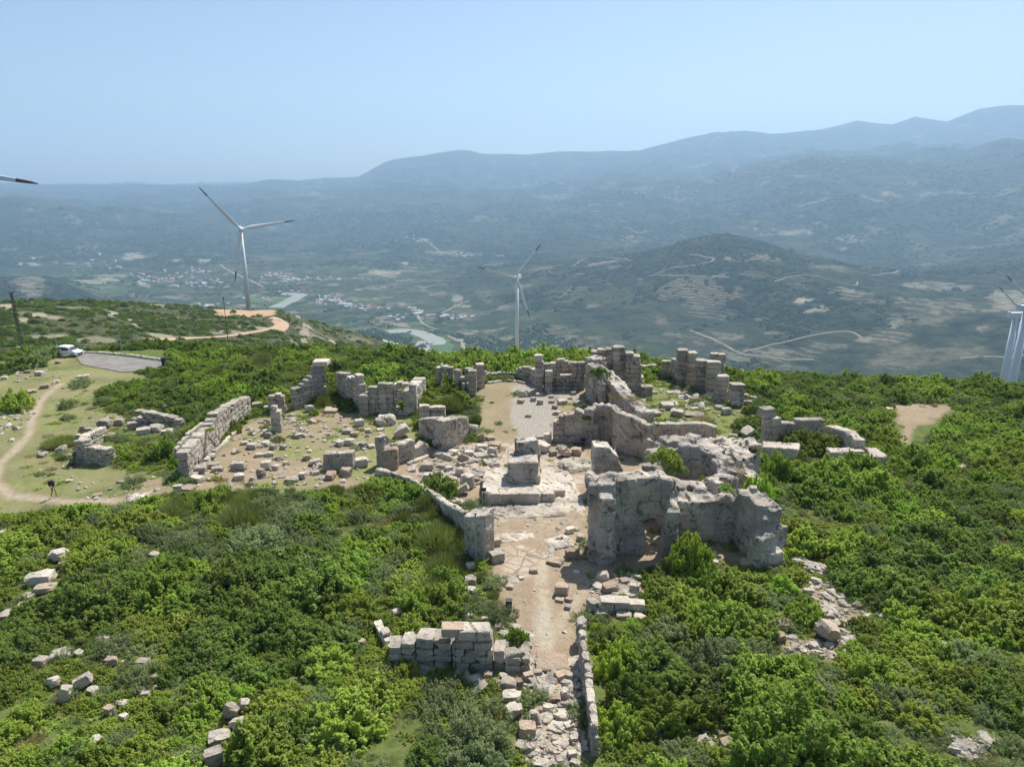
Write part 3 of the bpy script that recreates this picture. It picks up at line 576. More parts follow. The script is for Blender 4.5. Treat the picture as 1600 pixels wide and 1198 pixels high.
turbine(1575, 600, 492, 640, radians(96), (270, 30, 150), 'far right wind turbine, the shorter and left one of the overlapping pair', hub_px=1588, basez=-150, blade=34, ro=6.5)
turbine(1590, 600, 481, 560, radians(96), (270, 30, 150), 'far right wind turbine, the nearer one cut by the picture edge', hub_px=1605, basez=-150, blade=34, ro=6.5)
turbine(-75, 480, 262, 386, radians(0), (-8, 112, 232), 'wind turbine beyond the left picture edge showing only a blade tip', hub_px=-109, tipmat='tip')
# ------------------------------------------------------------------ ruins: stone building kit
def lattice(n):
    idx = {}; V = []; F = []
    def vid(i, j, k):
        if (i, j, k) not in idx: idx[(i, j, k)] = len(V); V.append((2 * i / n - 1, 2 * j / n - 1, 2 * k / n - 1))
        return idx[(i, j, k)]
    for a in range(n):
        for b in range(n):
            F.append((vid(a, b, 0), vid(a, b + 1, 0), vid(a + 1, b + 1, 0), vid(a + 1, b, 0))); F.append((vid(a, b, n), vid(a + 1, b, n), vid(a + 1, b + 1, n), vid(a, b + 1, n)))
            F.append((vid(a, 0, b), vid(a + 1, 0, b), vid(a + 1, 0, b + 1), vid(a, 0, b + 1))); F.append((vid(a, n, b), vid(a, n, b + 1), vid(a + 1, n, b + 1), vid(a + 1, n, b)))
            F.append((vid(0, a, b), vid(0, a, b + 1), vid(0, a + 1, b + 1), vid(0, a + 1, b))); F.append((vid(n, a, b), vid(n, a + 1, b), vid(n, a + 1, b + 1), vid(n, a, b + 1)))
    return np.array(V), F
L2, L3, L4 = lattice(2), lattice(3), lattice(4)
def stone_verts(size, lat, chip=0.10, jit=0.02, rot=None, rng=RNG, flatb=False):
    V = lat[0].copy(); a = np.abs(V); e = (a > 0.99).sum(1)
    pull = np.where(e == 3, 1 - chip * rng.uniform(0.5, 1.8, len(V)), np.where(e == 2, 1 - chip * 0.35 * rng.uniform(0.2, 1.6, len(V)), 1.0))
    V = V * pull[:, None] * (np.array(size) / 2)
    V = V + rng.normal(0, jit, V.shape)
    if chip > 0.08 and rng.random() < 0.5:   # one broken corner
        c = np.sign(rng.normal(size=3)) * np.array(size) / 2; d = np.linalg.norm(V - c, axis=1); r = min(size) * rng.uniform(0.5, 1.0)
        V = V - (c * 0.35)[None] * np.clip(1 - d / r, 0, 1)[:, None]
    if rot is not None: V = V @ np.array(Euler(rot).to_matrix()).T
    return V
def course_blocks(m, P0, P1, h0, h1, thick, nrm, ch=0.46, bl=0.85, skip=None, chip=0.05, z0=0.0, s0=0.0, zoff=None):
    d = (P1 - P0); L = d.length; d = d / max(L, 1e-6); rz = atan2(d.y, d.x); H = max(h0, h1); k = 0; z = z0
    while z < H - 0.08:
        c = ch * random.uniform(0.92, 1.08); s = -random.uniform(0, 0.6) * bl if L > bl * 1.3 else 0
        while s < L - 0.02:
            b = bl * random.uniform(0.65, 1.35); a0 = max(s, 0); a1 = min(s + b, L)
            if L - a1 < 0.25: a1 = L
            if a1 - a0 > 0.08:
                sm = (a0 + a1) / 2; hh = h0 + (h1 - h0) * sm / L + random.uniform(-0.12, 0.12); top = min(z + c, hh)
                if top - z > 0.14 and not (skip and skip(s0 + sm, (z + top) / 2)):
                    q = P0 + d * sm + nrm * (thick / 2 + random.uniform(-0.025, 0.025)); zb = tz(q.x, q.y) if zoff is None else zoff
                    lo = z if z > z0 + 0.01 or z0 > 0 else z - 0.4
                    V = stone_verts((a1 - a0 - 0.02, thick * random.uniform(0.9, 1.06), top - lo - 0.02), L3, chip * 1.7, 0.014, (random.uniform(-.02, .02), random.uniform(-.02, .02), rz + random.uniform(-.03, .03)))
                    V = V + np.array([q.x, q.y, zb + (lo + top) / 2]); m.add(V, L3[1], 0, random.uniform(.28, .8))
            s = a1 if s < a1 else s + b
            if a1 >= L: break
        z += c
def side_n(P0, P1, side):
    d = (P1 - P0); n = Vector((-d.y, d.x, 0)).normalized()
    if side == 'F' and n.y < 0: n = -n
    if side == 'N' and n.y > 0: n = -n
    if side == 'R' and n.x < 0: n = -n
    if side == 'L' and n.x > 0: n = -n
    return n
def gpt(px, pyb):
    p = cg(px, pyb); return Vector((p.x, p.y, p.z))
def topz(P, pyt): return HG(P, pyt) - P.z
WALLS = []
def ashlar(label, pts, thick=0.8, side='F', ch=0.46, bl=0.85, skip=None, mat='stone', name='ruined_wall', chip=0.05, cat='ruined wall', group=None, z0=0.0, parent=None, extra=None):
    m = MB(); W = [(gpt(a, b), c) for a, b, c in pts]; W = [(p, topz(p, c)) for p, c in W]; s0 = 0
    for (p, h), (q, g) in zip(W[:-1], W[1:]):
        d = Vector((q.x - p.x, q.y - p.y, 0)); 
        if d.length < 0.05: continue
        a = Vector((p.x, p.y, 0)); b = Vector((q.x, q.y, 0))
        course_blocks(m, a, b, h, g, thick, side_n(a, b, side), ch, bl, skip, chip, z0, s0); s0 += d.length
    if extra: extra(m)
    o = m.obj(name, M[mat], parent)
    if not parent: tag(o, label, cat, group)
    c = W[len(W) // 2][0]; WALLS.append((c.x, c.y)); return o
def hexa(P0, P1, n, th, z00, z01, z10, z11, base=0.0):
    q0 = P0 + n * th; q1 = P1 + n * th
    V = [(p.x, p.y, z) for p, z in ((P0, z00), (P1, z10), (q1, z10), (q0, z00), (P0, z01), (P1, z11), (q1, z11), (q0, z01))]
    return V, [(0, 1, 2, 3), (4, 7, 6, 5), (0, 4, 5, 1), (1, 5, 6, 2), (2, 6, 7, 3), (3, 7, 4, 0)]
def rock_from(name, label, hexes, mat='rock', voxel=0.16, amp=0.14, cat='rock', group=None, parent=None, strata=0.0, scale=1.0, smooth=False):
    V = []; F = []
    for (v, f) in hexes:
        b = len(V); V += v
        # make each hexahedron outward facing
        c = sum((Vector(p) for p in v), Vector()) / 8
        for q in f:
            pp = [Vector(v[i]) for i in q]; nn = (pp[1] - pp[0]).cross(pp[2] - pp[0]); q2 = list(q)
            if nn.dot(sum(pp, Vector()) / 4 - c) < 0: q2 = q2[::-1]
            F.append([i + b for i in q2])
    me = bpy.data.meshes.new(name + '_raw'); me.from_pydata(V, [], F); me.update()
    o = bpy.data.objects.new(name, me); COL.objects.link(o)
    r = o.modifiers.new('r', 'REMESH'); r.mode = 'VOXEL'; r.voxel_size = voxel; r.adaptivity = 0
    dg = bpy.context.evaluated_depsgraph_get(); dg.update(); ev = o.evaluated_get(dg)
    nm = bpy.data.meshes.new_from_object(ev); o.modifiers.clear(); o.data = nm; bpy.data.meshes.remove(me); nm.name = name
    n = len(nm.vertices); co = np.empty(n * 3, np.float32); nm.vertices.foreach_get('co', co); co = co.reshape(-1, 3).astype(float)
    no = np.empty(n * 3, np.float32); nm.vertices.foreach_get('normal', no); no = no.reshape(-1, 3)
    x, y, z = co.T; sc = 1.0 / scale
    d = fbm((x + z * .7) * 0.55 * sc, (y - z * .6) * 0.55 * sc + z, 3, 101) * 1.5 + fbm((x + z) * 1.7 * sc, (y - z) * 1.7 * sc + x, 4, 111) * 0.9
    cr = np.abs(fbm((x * .8 + z * .5) * 0.9, (y * .8 - z * .9) * 0.9 + x * .3, 2, 131)); crack = np.clip(1 - cr / 0.045, 0, 1)
    st = (np.abs(((z + 0.35 * fbm(x * .4, y * .4, 2, 141)) / 0.55) % 1 - 0.5) > 0.44) * strata
    disp = amp * (d * 0.9 - 0.15) - crack * max(amp * 1.6, 0.12) - st * 0.07
    co = co + no * disp[:, None]
    nm.vertices.foreach_set('co', co.astype(np.float32).ravel())
    nm.materials.clear(); nm.materials.append(M[mat])
    a = nm.attributes.new('tone', 'FLOAT', 'POINT'); a.data.foreach_set('value', np.clip(0.58 + 0.5 * fbm(x * .4, y * .4 + z * .5, 3, 121) - crack * 0.75, 0, 1).astype(np.float32))
    nm.polygons.foreach_set('use_smooth', np.full(len(nm.polygons), smooth)); nm.update()
    if parent: o.parent = parent
    else: tag(o, label, cat, group)
    WALLS.append((float(x.mean()), float(y.mean()))); return o
def hx(a, b, thick, side='F', zlow=None, lowpix=None):
    """a, b = (px, py base, py top): a standing slab between two ground points"""
    p, q = gpt(a[0], a[1]), gpt(b[0], b[1]); h0, h1 = HG(p, a[2]), HG(q, b[2]); P0 = Vector((p.x, p.y, 0)); P1 = Vector((q.x, q.y, 0))
    z0 = min(p.z, q.z) - 0.4
    if lowpix is not None: z0 = HG(p, lowpix)
    return hexa(P0, P1, side_n(P0, P1, side), thick, z0, h0, z0, h1)
def hxs(pts, thick, side='F'): return [hx(a, b, thick, side) for a, b in zip(pts[:-1], pts[1:])]
def boxhex(cx, cyy, z0, z1, w_, d_, rz=0, top=1.0):
    c, s = cos(rz), sin(rz); V = []
    for z, k in ((z0, 1), (z1, top)):
        for (i, j) in ((-1, -1), (1, -1), (1, 1), (-1, 1)):
            x_, y_ = i * w_ / 2 * k, j * d_ / 2 * k; V.append((cx + x_ * c - y_ * s, cyy + x_ * s + y_ * c, z))
    return V, [(0, 1, 2, 3), (4, 7, 6, 5), (0, 4, 5, 1), (1, 5, 6, 2), (2, 6, 7, 3), (3, 7, 4, 0)]
# ---- left court, long wall and back arcade
ashlar('long stone wall of even height bounding the left court, running away from the camera', [(297,746,708),(318,722,682),(333,706,668),(344,693,650),(344,693,644),(366,672,632),(366,672,635),(381,658,622),(394,647,620)], 0.95, 'L', 0.5, 0.95, mat='pale')
ashlar('second thin parallel wall leaf leaning outside the long left court wall', [(280,728,700),(305,703,672),(322,688,657)], 0.35, 'L', 0.5, 1.1, mat='pale')
ashlar('low base course along the foot of the long left court wall', [(305,748,742),(340,708,702),(372,676,671)], 0.4, 'L', 0.3, 1.0, mat='pale')
ashlar('wall stump with a capped corner pier at the back left of the left court', [(462,641,606),(475,637,603),(488,633,592),(488,633,588),(499,629,584)], 0.8, 'F')
ashlar('square pier topped by a projecting capital, back left of the left court', [(497,629,572),(513,625,572)], 1.1, 'F', 0.6, 1.4, name='stone_pier', cat='stone pier', extra=lambda m: m.add(stone_verts((1.75, 1.7, 0.55), L3, 0.05, 0.01) + np.array([gpt(505,627).x, gpt(505,627).y + 0.55, topz(gpt(505,627), 571) + 0.25]), L3[1], 0, 0.9))
ashlar('curved apse wall with a raised left end, right of the capped corner pier', [(527,622,580),(541,632,584),(541,632,592),(551,637,588),(562,643,586),(562,645,610),(576,648,616)], 0.9, 'F', 0.55, 1.0)
ashlar('slender upright pier in front of the curved apse wall', [(562,650,618),(576,650,617)], 0.6, 'F', 0.7, 1.5, name='stone_pier', cat='stone pier')
ashlar('smooth wall with a peaked middle at the back of the left court', [(577,647,612),(592,647,600),(605,647,597),(616,647,603),(619,647,606)], 0.8, 'F', 0.6, 1.0)
P_ = gpt(617, 648)
def arch_skip(wins):
    def f(s, z):
        for (a, b, lo, hi) in wins:
            if a < s < b and lo < z < hi: return True
        return False
    return f
ashlar('wall with a doorway and window above it at the right of the left court', [(617,648,601),(628,648,598),(640,648,599),(652,648,604)], 0.8, 'F', 0.4, 0.5, skip=arch_skip([(0.3, 1.7, 0.3, 1.6), (0.5, 1.6, 2.4, 3.3)]))
ashlar('side wall running back from the doorway wall beside the overgrown room', [(648,648,612),(656,632,600),(666,618,588)], 1.3, 'L', 0.5, 0.9, mat='pale')
ashlar('short wall of stacked blocks behind the left court, capped by a long slab', [(420,646,622),(432,646,617),(446,645,616)], 0.8, 'F', 0.5, 0.9)
ashlar('upright two-block pedestal standing alone in the left court', [(424,676,643),(440,676,642)], 0.9, 'F', 0.75, 1.2, name='stone_pedestal', cat='stone pedestal', extra=lambda m: m.add(stone_verts((0.6, 0.6, 0.5), L3, 0.2, 0.03) + np.array([gpt(430,676).x, gpt(430,676).y + 0.5, topz(gpt(432,676), 642) + 0.2]), L3[1], 0, 0.9))
# ---- west outside ruin
ashlar('ruined wall corner with narrow courses west of the long wall, person sitting at its left end', [(120,723,688),(134,724,690),(134,725,698),(168,728,702)], 0.9, 'F', 0.35, 0.7)
ashlar('low wall running back from the western ruined corner', [(121,722,694),(133,700,676),(160,686,668)], 0.8, 'R', 0.4, 0.9, mat='pale')
ashlar('line of standing blocks at the back of the western ruin', [(205,668,655),(222,668,652),(222,668,645),(250,668,646),(250,668,650),(272,668,652)], 0.9, 'F', 0.55, 1.3, chip=0.12)
# ---- middle left walls of the octagon
rock_from('ruined_wall', 'massive smooth wall with a projecting corner pier left of the gravel nave', hxs([(654,691,655),(688,697,653)], 0.9) + [hx((688,703,657), (693,706,658), 1.6), hx((693,706,658), (718,697,655), 1.2), hx((718,697,652), (733,686,650), 1.1), hx((733,686,663), (749,677,664), 0.9)], 'carved', 0.15, 0.07, 'ruined wall')
ashlar('upper row of squared blocks on the terrace behind the smooth octagon wall', [(655,668,634),(672,668,632),(672,668,636),(697,667,640)], 0.9, 'F', 0.9, 1.5, chip=0.09)
rock_from('ruined_wall', 'notched wall of thick smooth stone at the left entrance of the octagon', [hx((622,725,695), (640,720,690), 0.8), hx((640,720,688), (650,717,688), 0.8), hx((650,717,701), (664,712,692), 0.8), hx((664,712,690), (676,707,700), 0.8)], 'carved', 0.15, 0.06, 'ruined wall')
rock_from('stone_pier', 'tall upright pier at the left end of the notched wall', [hx((587,728,684), (600,731,682), 1.0), hx((587,728,700), (606,731,700), 0.8)], 'carved', 0.13, 0.06, 'stone pier')
rock_from('stone_pier', 'square warm grey block standing in front of the notched wall', [hx((600,734,703), (622,734,702), 1.0)], 'orange', 0.13, 0.05, 'stone pier')
rock_from('plinth_ledge', 'long narrow pale ledge along the foot of the left octagon walls', [hx((640,727,724), (722,692,689), 0.5)], 'pale', 0.12, 0.05, 'stone ledge')
rock_from('ruined_wall', 'isolated wall slab of brownish stone at the front of the left court', [hx((505,735,709), (552,736,707), 1.0)], 'carved', 0.14, 0.08, 'ruined wall')
# ---- long low wall at the octagon's front left, ending in a tall pier
rock_from('ruined_wall', 'low diagonal wall of pale boulders along the front left edge of the octagon', hxs([(584,742,732),(628,757,742),(660,776,757),(684,800,778),(706,828,792),(724,850,800)], 0.5, 'F'), 'pale', 0.16, 0.13, 'ruined wall')
rock_from('stone_pier', 'tall pier ending the low diagonal wall, a pale pole leaning on its left edge', [hx((724,872,806), (757,880,806), 1.5)], 'rock', 0.14, 0.08, 'stone pier')
# ---- back walls around the nave and apse
ashlar('ruined wall with a small arched niche at the back of the overgrown room', [(682,606,578),(689,606,570),(700,606,568),(709,606,578)], 0.9, 'F', 0.4, 0.5, skip=arch_skip([(0.7, 1.7, 0.4, 2.0), (0.7, 1.8, 2.9, 3.3)]))
ashlar('broken wall with a sagging top between the arched niche and the nave pier', [(709,610,578),(718,611,577),(718,611,590),(726,612,588),(726,612,576),(738,613,577)], 0.8, 'F')
ashlar('left pair of blocky piers at the left edge of the nave', [(732,619,580),(745,619,578)], 1.0, 'F', 0.6, 1.5, name='stone_pier', cat='stone pier')
ashlar('tall bright pier at the far left corner of the gravel nave', [(745,607,569),(758,606,569)], 1.1, 'F', 0.7, 1.4, name='stone_pier', cat='stone pier')
ashlar('two slim posts standing side by side in the overgrown room', [(722,617,598),(727,617,597)], 0.5, 'F', 0.9, 0.7, name='stone_post', cat='stone post')
ashlar('slim stone post just right of its twin in the overgrown room', [(729,617,598),(734,617,598)], 0.5, 'F', 0.9, 0.7, name='stone_post', cat='stone post')
ashlar('low curved apse wall closing the far end of the gravel nave', [(758,597,578),(768,592,583),(785,590,582),(805,591,581),(808,592,574),(825,596,573),(838,604,578)], 0.8, 'F', 0.5, 1.0)
ashlar('low curved stone bench along the foot of the nave apse', [(764,600,598),(785,596,594),(806,597,595),(822,601,599)], 0.5, 'F', 0.3, 1.2, name='stone_bench', cat='stone bench')
ashlar('tall pier with a capping block at the far right corner of the gravel nave', [(836,612,564),(849,612,564)], 1.2, 'F', 0.6, 1.5, name='stone_pier', cat='stone pier', extra=lambda m: m.add(stone_verts((1.0, 1.0, 0.8), L3, 0.08, 0.01) + np.array([gpt(841,612).x, gpt(841,612).y + .6, topz(gpt(841,612), 566) + 0.4]), L3[1], 0, 0.8))
ashlar('square pier standing in front of the window wall, right of the capped nave pier', [(851,614,579),(863,614,579)], 0.8, 'F', 0.7, 1.2, name='stone_pier', cat='stone pier')
ashlar('large back wall with a dark square window right of the nave', [(849,609,570),(868,609,568),(868,609,565),(895,609,566),(914,609,567)], 0.9, 'F', 0.5, 0.8, skip=arch_skip([(2.1, 3.9, 1.8, 3.4)]))
ashlar('plain recess wall set behind the dark square window', [(868,604,566),(900,604,566)], 0.5, 'F', 0.5, 0.8)
rock_from('stone_block', 'rounded block lying on top of the window wall', [boxhex(gpt(876,609).x, gpt(876,609).y + .5, topz(gpt(876,609), 569), topz(gpt(876,609), 561), 1.3, 0.9, 0.1, 0.85)], 'orange', 0.12, 0.08, 'stone block')
rock_from('ruined_wall', 'long ragged rubble wall dropping toward the camera between nave and right court', [hx((912,617,557), (936,622,562), 1.8), hx((914,626,566), (938,634,582), 1.5, 'R'), hx((936,632,580), (955,640,600), 1.8), hx((950,640,597), (972,650,618), 1.8), hx((968,652,617), (992,664,638), 1.7), hx((988,664,638), (1003,672,646), 1.6)], 'rock', 0.18, 0.22, 'ruined wall', strata=0.6)
ashlar('inner face of the ragged wall, built of tall slabs beside a square window', [(914,620,566),(930,634,590),(938,640,600)], 0.6, 'R', 0.7, 0.9)
ashlar('tall narrow tower stub left of the highest pier behind the ragged wall', [(922,612,548),(945,612,548),(945,612,546),(957,612,546)], 1.2, 'F', 0.6, 1.0)
ashlar('highest pier of the ruins, pale-topped and square', [(956,614,541),(975,614,543)], 1.6, 'F', 0.6, 1.3, name='stone_pier', cat='stone pier')
ashlar('stepped wall descending right from the highest pier', [(975,617,551),(998,618,556),(998,618,566),(1001,618,570)], 1.4, 'F', 0.55, 1.0)
ashlar('leftmost square pedestal in the right court, beside the stepped wall', [(989,606,588),(1006,606,588)], 1.1, 'F', 0.9, 1.6, name='stone_pedestal', cat='stone pedestal')
ashlar('square pedestal with a bright flat top in front of the highest pier', [(1001,620,604),(1020,620,604)], 1.2, 'F', 0.9, 1.8, name='stone_pedestal', cat='stone pedestal')
ashlar('square pedestal with a bright flat top in the middle of the right court', [(1034,641,632),(1055,641,632)], 1.5, 'F', 0.9, 2.0, name='stone_pedestal', cat='stone pedestal')
ashlar('low wall on the skyline between the highest pier and the right pier row', [(1000,585,573),(1018,584,571),(1034,583,572)], 0.8, 'F', 0.5, 1.0)
# ---- right skyline pier row
ashlar('dark low wall at the left end of the right pier row', [(1032,590,564),(1045,592,562),(1058,596,560)], 0.9, 'F', 0.5, 0.9)
for q, (a, bq, tp_, lb) in enumerate([((1057, 1073), 600, 548, 'first and tallest pier of the right pier row on the skyline'), ((1073, 1087), 603, 552, 'second pier from the left in the right pier row'), ((1086, 1104), 611, 563, 'third pier from the left in the right pier row, round shouldered'), ((1102, 1124), 615, 566, 'fourth pier from the left in the right pier row, broad with a bright top'), ((1120, 1138), 626, 587, 'fifth pier of the right pier row, lower and standing forward'), ((1141, 1162), 634, 600, 'last square pier of the right pier row, in front of the bushes')]):
    ashlar(lb, [(a[0], bq, tp_), (a[1], bq, tp_ + 1)], 1.3, 'F', 0.6, 1.6, name='stone_pier', cat='stone pier', group='piers of the right pier row')
ashlar('wall top behind the broad fourth pier of the right pier row', [(1108,606,553),(1131,606,556)], 1.0, 'F', 0.6, 1.0)
# ---- right of octagon: niche wall
ashlar('stack of blocks at the left end of the apse niche wall', [(864,690,668),(872,690,652),(882,690,648)], 0.9, 'F', 0.6, 0.8, chip=0.09)
rock_from('ruined_wall', 'smooth reddish wall left of the half-domed niche, people sitting at its foot', [hx((881,690,648), (900,690,648), 0.9), hx((896,690,638), (915,692,648), 0.9), hx((913,690,660), (923,694,664), 1.0)], 'carved', 0.14, 0.07, 'ruined wall')
def niche():
    hs = []; c0, c1 = gpt(926, 692), gpt(957, 697); mid = (c0 + c1) / 2; r = (c1 - c0).length / 2; n = 7; top = topz(mid, 640)
    for k in range(n):
        a0 = pi * k / n; a1 = pi * (k + 1) / n
        p = Vector((mid.x + r * cos(a0), mid.y + r * sin(a0) * 1.1, 0)); q = Vector((mid.x + r * cos(a1), mid.y + r * sin(a1) * 1.1, 0))
        nn = Vector((cos((a0 + a1) / 2), sin((a0 + a1) / 2), 0)); hs.append(hexa(p, q, nn, 0.9, -0.3, top, -0.3, top))
    # broken half dome over the back
    for k in range(1, 5):
        a0 = pi * k / n; a1 = pi * (k + 1) / n
        p = Vector((mid.x + r * .62 * cos(a0), mid.y + r * .8 * sin(a0), 0)); q = Vector((mid.x + r * .62 * cos(a1), mid.y + r * .8 * sin(a1), 0))
        nn = Vector((cos((a0 + a1) / 2), sin((a0 + a1) / 2), 0)); hs.append(hexa(p, q, nn, 1.1, top - 0.5, top + 0.25, top - 0.5, top + 0.25))
    hs.append(hx((922, 694, 660), (927, 694, 642), 0.8)); hs.append(hx((955, 699, 638), (962, 700, 644), 1.2))
    return hs
rock_from('apse_niche', 'half-domed apse niche with a deep shaded hollow right of the seated people', niche(), 'carved', 0.14, 0.07, 'niche')
rock_from('ruined_wall', 'cracked smooth wall right of the half-domed niche', [hx((960,704,644), (984,712,652), 1.0), hx((984,712,653), (1003,716,662), 1.0), hx((1001,718,684), (1021,716,688), 1.0), hx((1009,716,664), (1020,706,662), 0.8)], 'carved', 0.14, 0.08, 'ruined wall')
rock_from('ruined_wall', 'straight grey wall of large smooth blocks along the front of the right court', [hx((1022,692,663), (1100,689,661), 0.9), hx((1100,689,662), (1119,690,668), 0.9)], 'carved', 0.15, 0.05, 'ruined wall')
# ---- the big standing building
mx = [hx((916,872,759), (933,873,758), 2.0), hx((931,873,757), (960,873,755), 1.8), hx((958,866,750), (996,864,748), 1.5), hx((994,866,748), (1008,866,748), 0.8), hx((1004,866,748), (1040,866,748), 0.8, lowpix=812), hx((1037,868,750), (1043,868,754), 0.8), hx((933,885,778), (957,885,778), 1.8)]
mx += [hx((1034,872,798), (1057,872,800), 1.3), hx((1036,868,786), (1056,868,790), 1.0), hx((918,876,850), (960,882,858), 1.0)]
mx += [hx((1042,846,784), (1145,846,783), 1.7)]
cR = gpt(1073, 800); RB = []
for k in range(14):
    a0 = 2 * pi * k / 14; a1 = 2 * pi * (k + 1) / 14; am = (a0 + a1) / 2; ri = 2.1
    hgt = 3.4 + 1.0 * max(0, sin(am)) + (0.5 if cos(am) > 0 else 0.2)
    p = Vector((cR.x + ri * cos(a0), cR.y + ri * sin(a0), 0)); q = Vector((cR.x + ri * cos(a1), cR.y + ri * sin(a1), 0))
    mx.append(hexa(p, q, Vector((cos(am), sin(am), 0)), 1.5 + 0.7 * max(0, sin(am)), -0.3, hgt, -0.3, hgt))
for (dx, dy, z0, z1, ww, rz) in [(-0.8, 3.2, 3.8, 5.1, 2.2, .3), (0.8, 3.3, 3.8, 5.2, 1.8, .9), (2.3, 2.6, 3.4, 4.7, 1.5, .5), (-2.4, 2.2, 3.2, 4.4, 1.3, .2), (2.9, 0.9, 3.2, 4.4, 1.3, .7), (3.0, -0.6, 2.8, 4.1, 1.2, .2), (0, 4.3, 1.0, 4.5, 3.4, .1)]:
    mx.append(boxhex(cR.x + dx, cR.y + dy, z0, z1, ww, ww * 0.8, rz, 0.8))
mx += [hx((1146,852,772), (1160,864,774), 1.6, 'R'), hx((1160,864,776), (1178,876,792), 1.5, 'R'), hx((1174,876,800), (1186,884,812), 1.3, 'R'), hx((1143,846,762), (1150,852,768), 1.4, 'R')]
for (a, b_, z0, z1, ww) in [(1186, 868, 2.6, 4.1, 1.3), (1198, 872, 2.2, 3.9, 1.2), (1194, 880, 0.9, 2.6, 1.4), (1200, 884, 0.0, 1.3, 1.5), (1186, 884, 0.0, 2.4, 1.3)]:
    p = gpt(a, b_); mx.append(boxhex(p.x, p.y, p.z + z0, p.z + z1, ww, ww, 0.4, 0.85))
rj = random.Random(3)
for k in range(22):
    u_ = rj.random(); a_ = 918 + u_ * 118; p = gpt(a_, 868); zt = HG(p, 750 + 6 * rj.random()); s_ = rj.uniform(.35, .8); mx.append(boxhex(p.x, p.y + rj.uniform(.3, 1.3), zt - .5, zt + rj.uniform(.0, .32), s_ * 1.3, s_, rj.uniform(0, 3), .8))
for k in range(12):
    a_ = 1045 + rj.random() * 95; p = gpt(a_, 846); zt = HG(p, 783); s_ = rj.uniform(.35, .8); mx.append(boxhex(p.x, p.y + rj.uniform(.4, 1.4), zt - .5, zt + rj.uniform(.02, .3), s_ * 1.3, s_, rj.uniform(0, 3), .8))
for (a_, b_, z0_, z1_) in [(1165, 858, 2.8, 4.2), (1176, 864, 2.6, 4.0), (1158, 852, 3.2, 4.5), (1190, 876, 1.8, 3.4), (1204, 878, 1.0, 2.6)]:
    p = gpt(a_, b_); mx.append(boxhex(p.x + .6, p.y + .4, p.z + z0_, p.z + z1_, 1.0, .9, rj.uniform(0, 2), .8))
main = rock_from('ruined_building', 'largest standing ruin, grey rock-cut walls with a doorway, round roofless chamber and side room', mx, 'rock', 0.15, 0.12, 'ruined building', strata=0.35)
rock_from('ruined_wall', 'free-standing wall slab split by a diagonal crack behind the largest ruin', [hx((926,772,698), (950,772,698), 1.5), hx((950,772,699), (966,772,716), 1.4), hx((964,772,718), (974,772,738), 1.3)], 'rock', 0.14, 0.08, 'ruined wall')
rock_from('stone_slab', 'long pale slab leaning on top of the round chamber', [boxhex(gpt(1133,790).x - .3, gpt(1133,790).y + 2.6, 3.1, 3.9, 0.9, 2.6, 0.5, 0.95)], 'pale', 0.12, 0.05, 'stone slab')
rock_from('rubble_bank', 'dry grassy rubble bank sloping down right of the round chamber', [boxhex(gpt(1128,745).x + 1.2, gpt(1128,745).y, -0.5, 2.6, 4, 5, 0.3, 0.6), boxhex(gpt(1165,765).x, gpt(1165,765).y, -2, 1.8, 3.2, 6, 0.35, 0.5), boxhex(gpt(1180,800).x, gpt(1180,800).y, -3, 1.3, 2.4, 5, 0.3, 0.5), boxhex(gpt(1100,715).x, gpt(1100,715).y, -0.5, 1.8, 7, 3, 0, 0.6), boxhex(gpt(1150,705).x, gpt(1150,705).y, -0.5, 0.9, 7, 3, 0, 0.6)], 'pale', 0.22, 0.4, 'rubble bank')
# ---- right outside walls
rock_from('ruined_wall', 'eastern wall of smooth blocks behind the domed windswept shrub, with a broken stub at its left', [hx((1191,700,656), (1206,700,656), 1.2), hx((1206,700,660), (1214,700,652), 1.2), hx((1213,699,660), (1240,698,662), 0.9), hx((1240,698,656), (1284,697,655), 0.9)], 'carved', 0.15, 0.06, 'ruined wall')
rock_from('stone_block', 'large block perched highest on the stub of the eastern wall', [boxhex(gpt(1198,700).x, gpt(1198,700).y + 0.9, 2.9, 3.9, 1.5, 1.3, 0.2, 0.9)], 'stone', 0.12, 0.06, 'stone block')
rock_from('stone_block', 'tilted block just below the perched block on the eastern wall', [boxhex(gpt(1208,700).x, gpt(1208,700).y + 0.4, 2.2, 3.1, 1.1, 1.0, 0.5, 0.9)], 'pale', 0.12, 0.06, 'stone block')
rock_from('ruined_wall', 'flat topped wall slabs descending right behind the domed windswept shrub', [hx((1284,690,664), (1320,704,674), 1.1), hx((1318,704,675), (1334,716,688), 1.1)], 'pale', 0.15, 0.08, 'ruined wall')
rock_from('ruined_wall', 'low wall half buried in bushes left below the domed windswept shrub', [hx((1188,722,697), (1246,730,702), 1.6)], 'pale', 0.15, 0.1, 'ruined wall')
rock_from('ruined_wall', 'low wall running right from under the domed windswept shrub', [hx((1296,722,706), (1350,722,705), 1.3)], 'pale', 0.15, 0.09, 'ruined wall')
rock_from('ruined_wall', 'low wall corner at the far right end of the eastern ruins', [hx((1349,730,714), (1380,732,714), 1.0), hx((1368,716,698), (1386,730,713), 1.2, 'L')], 'pale', 0.15, 0.08, 'ruined wall')
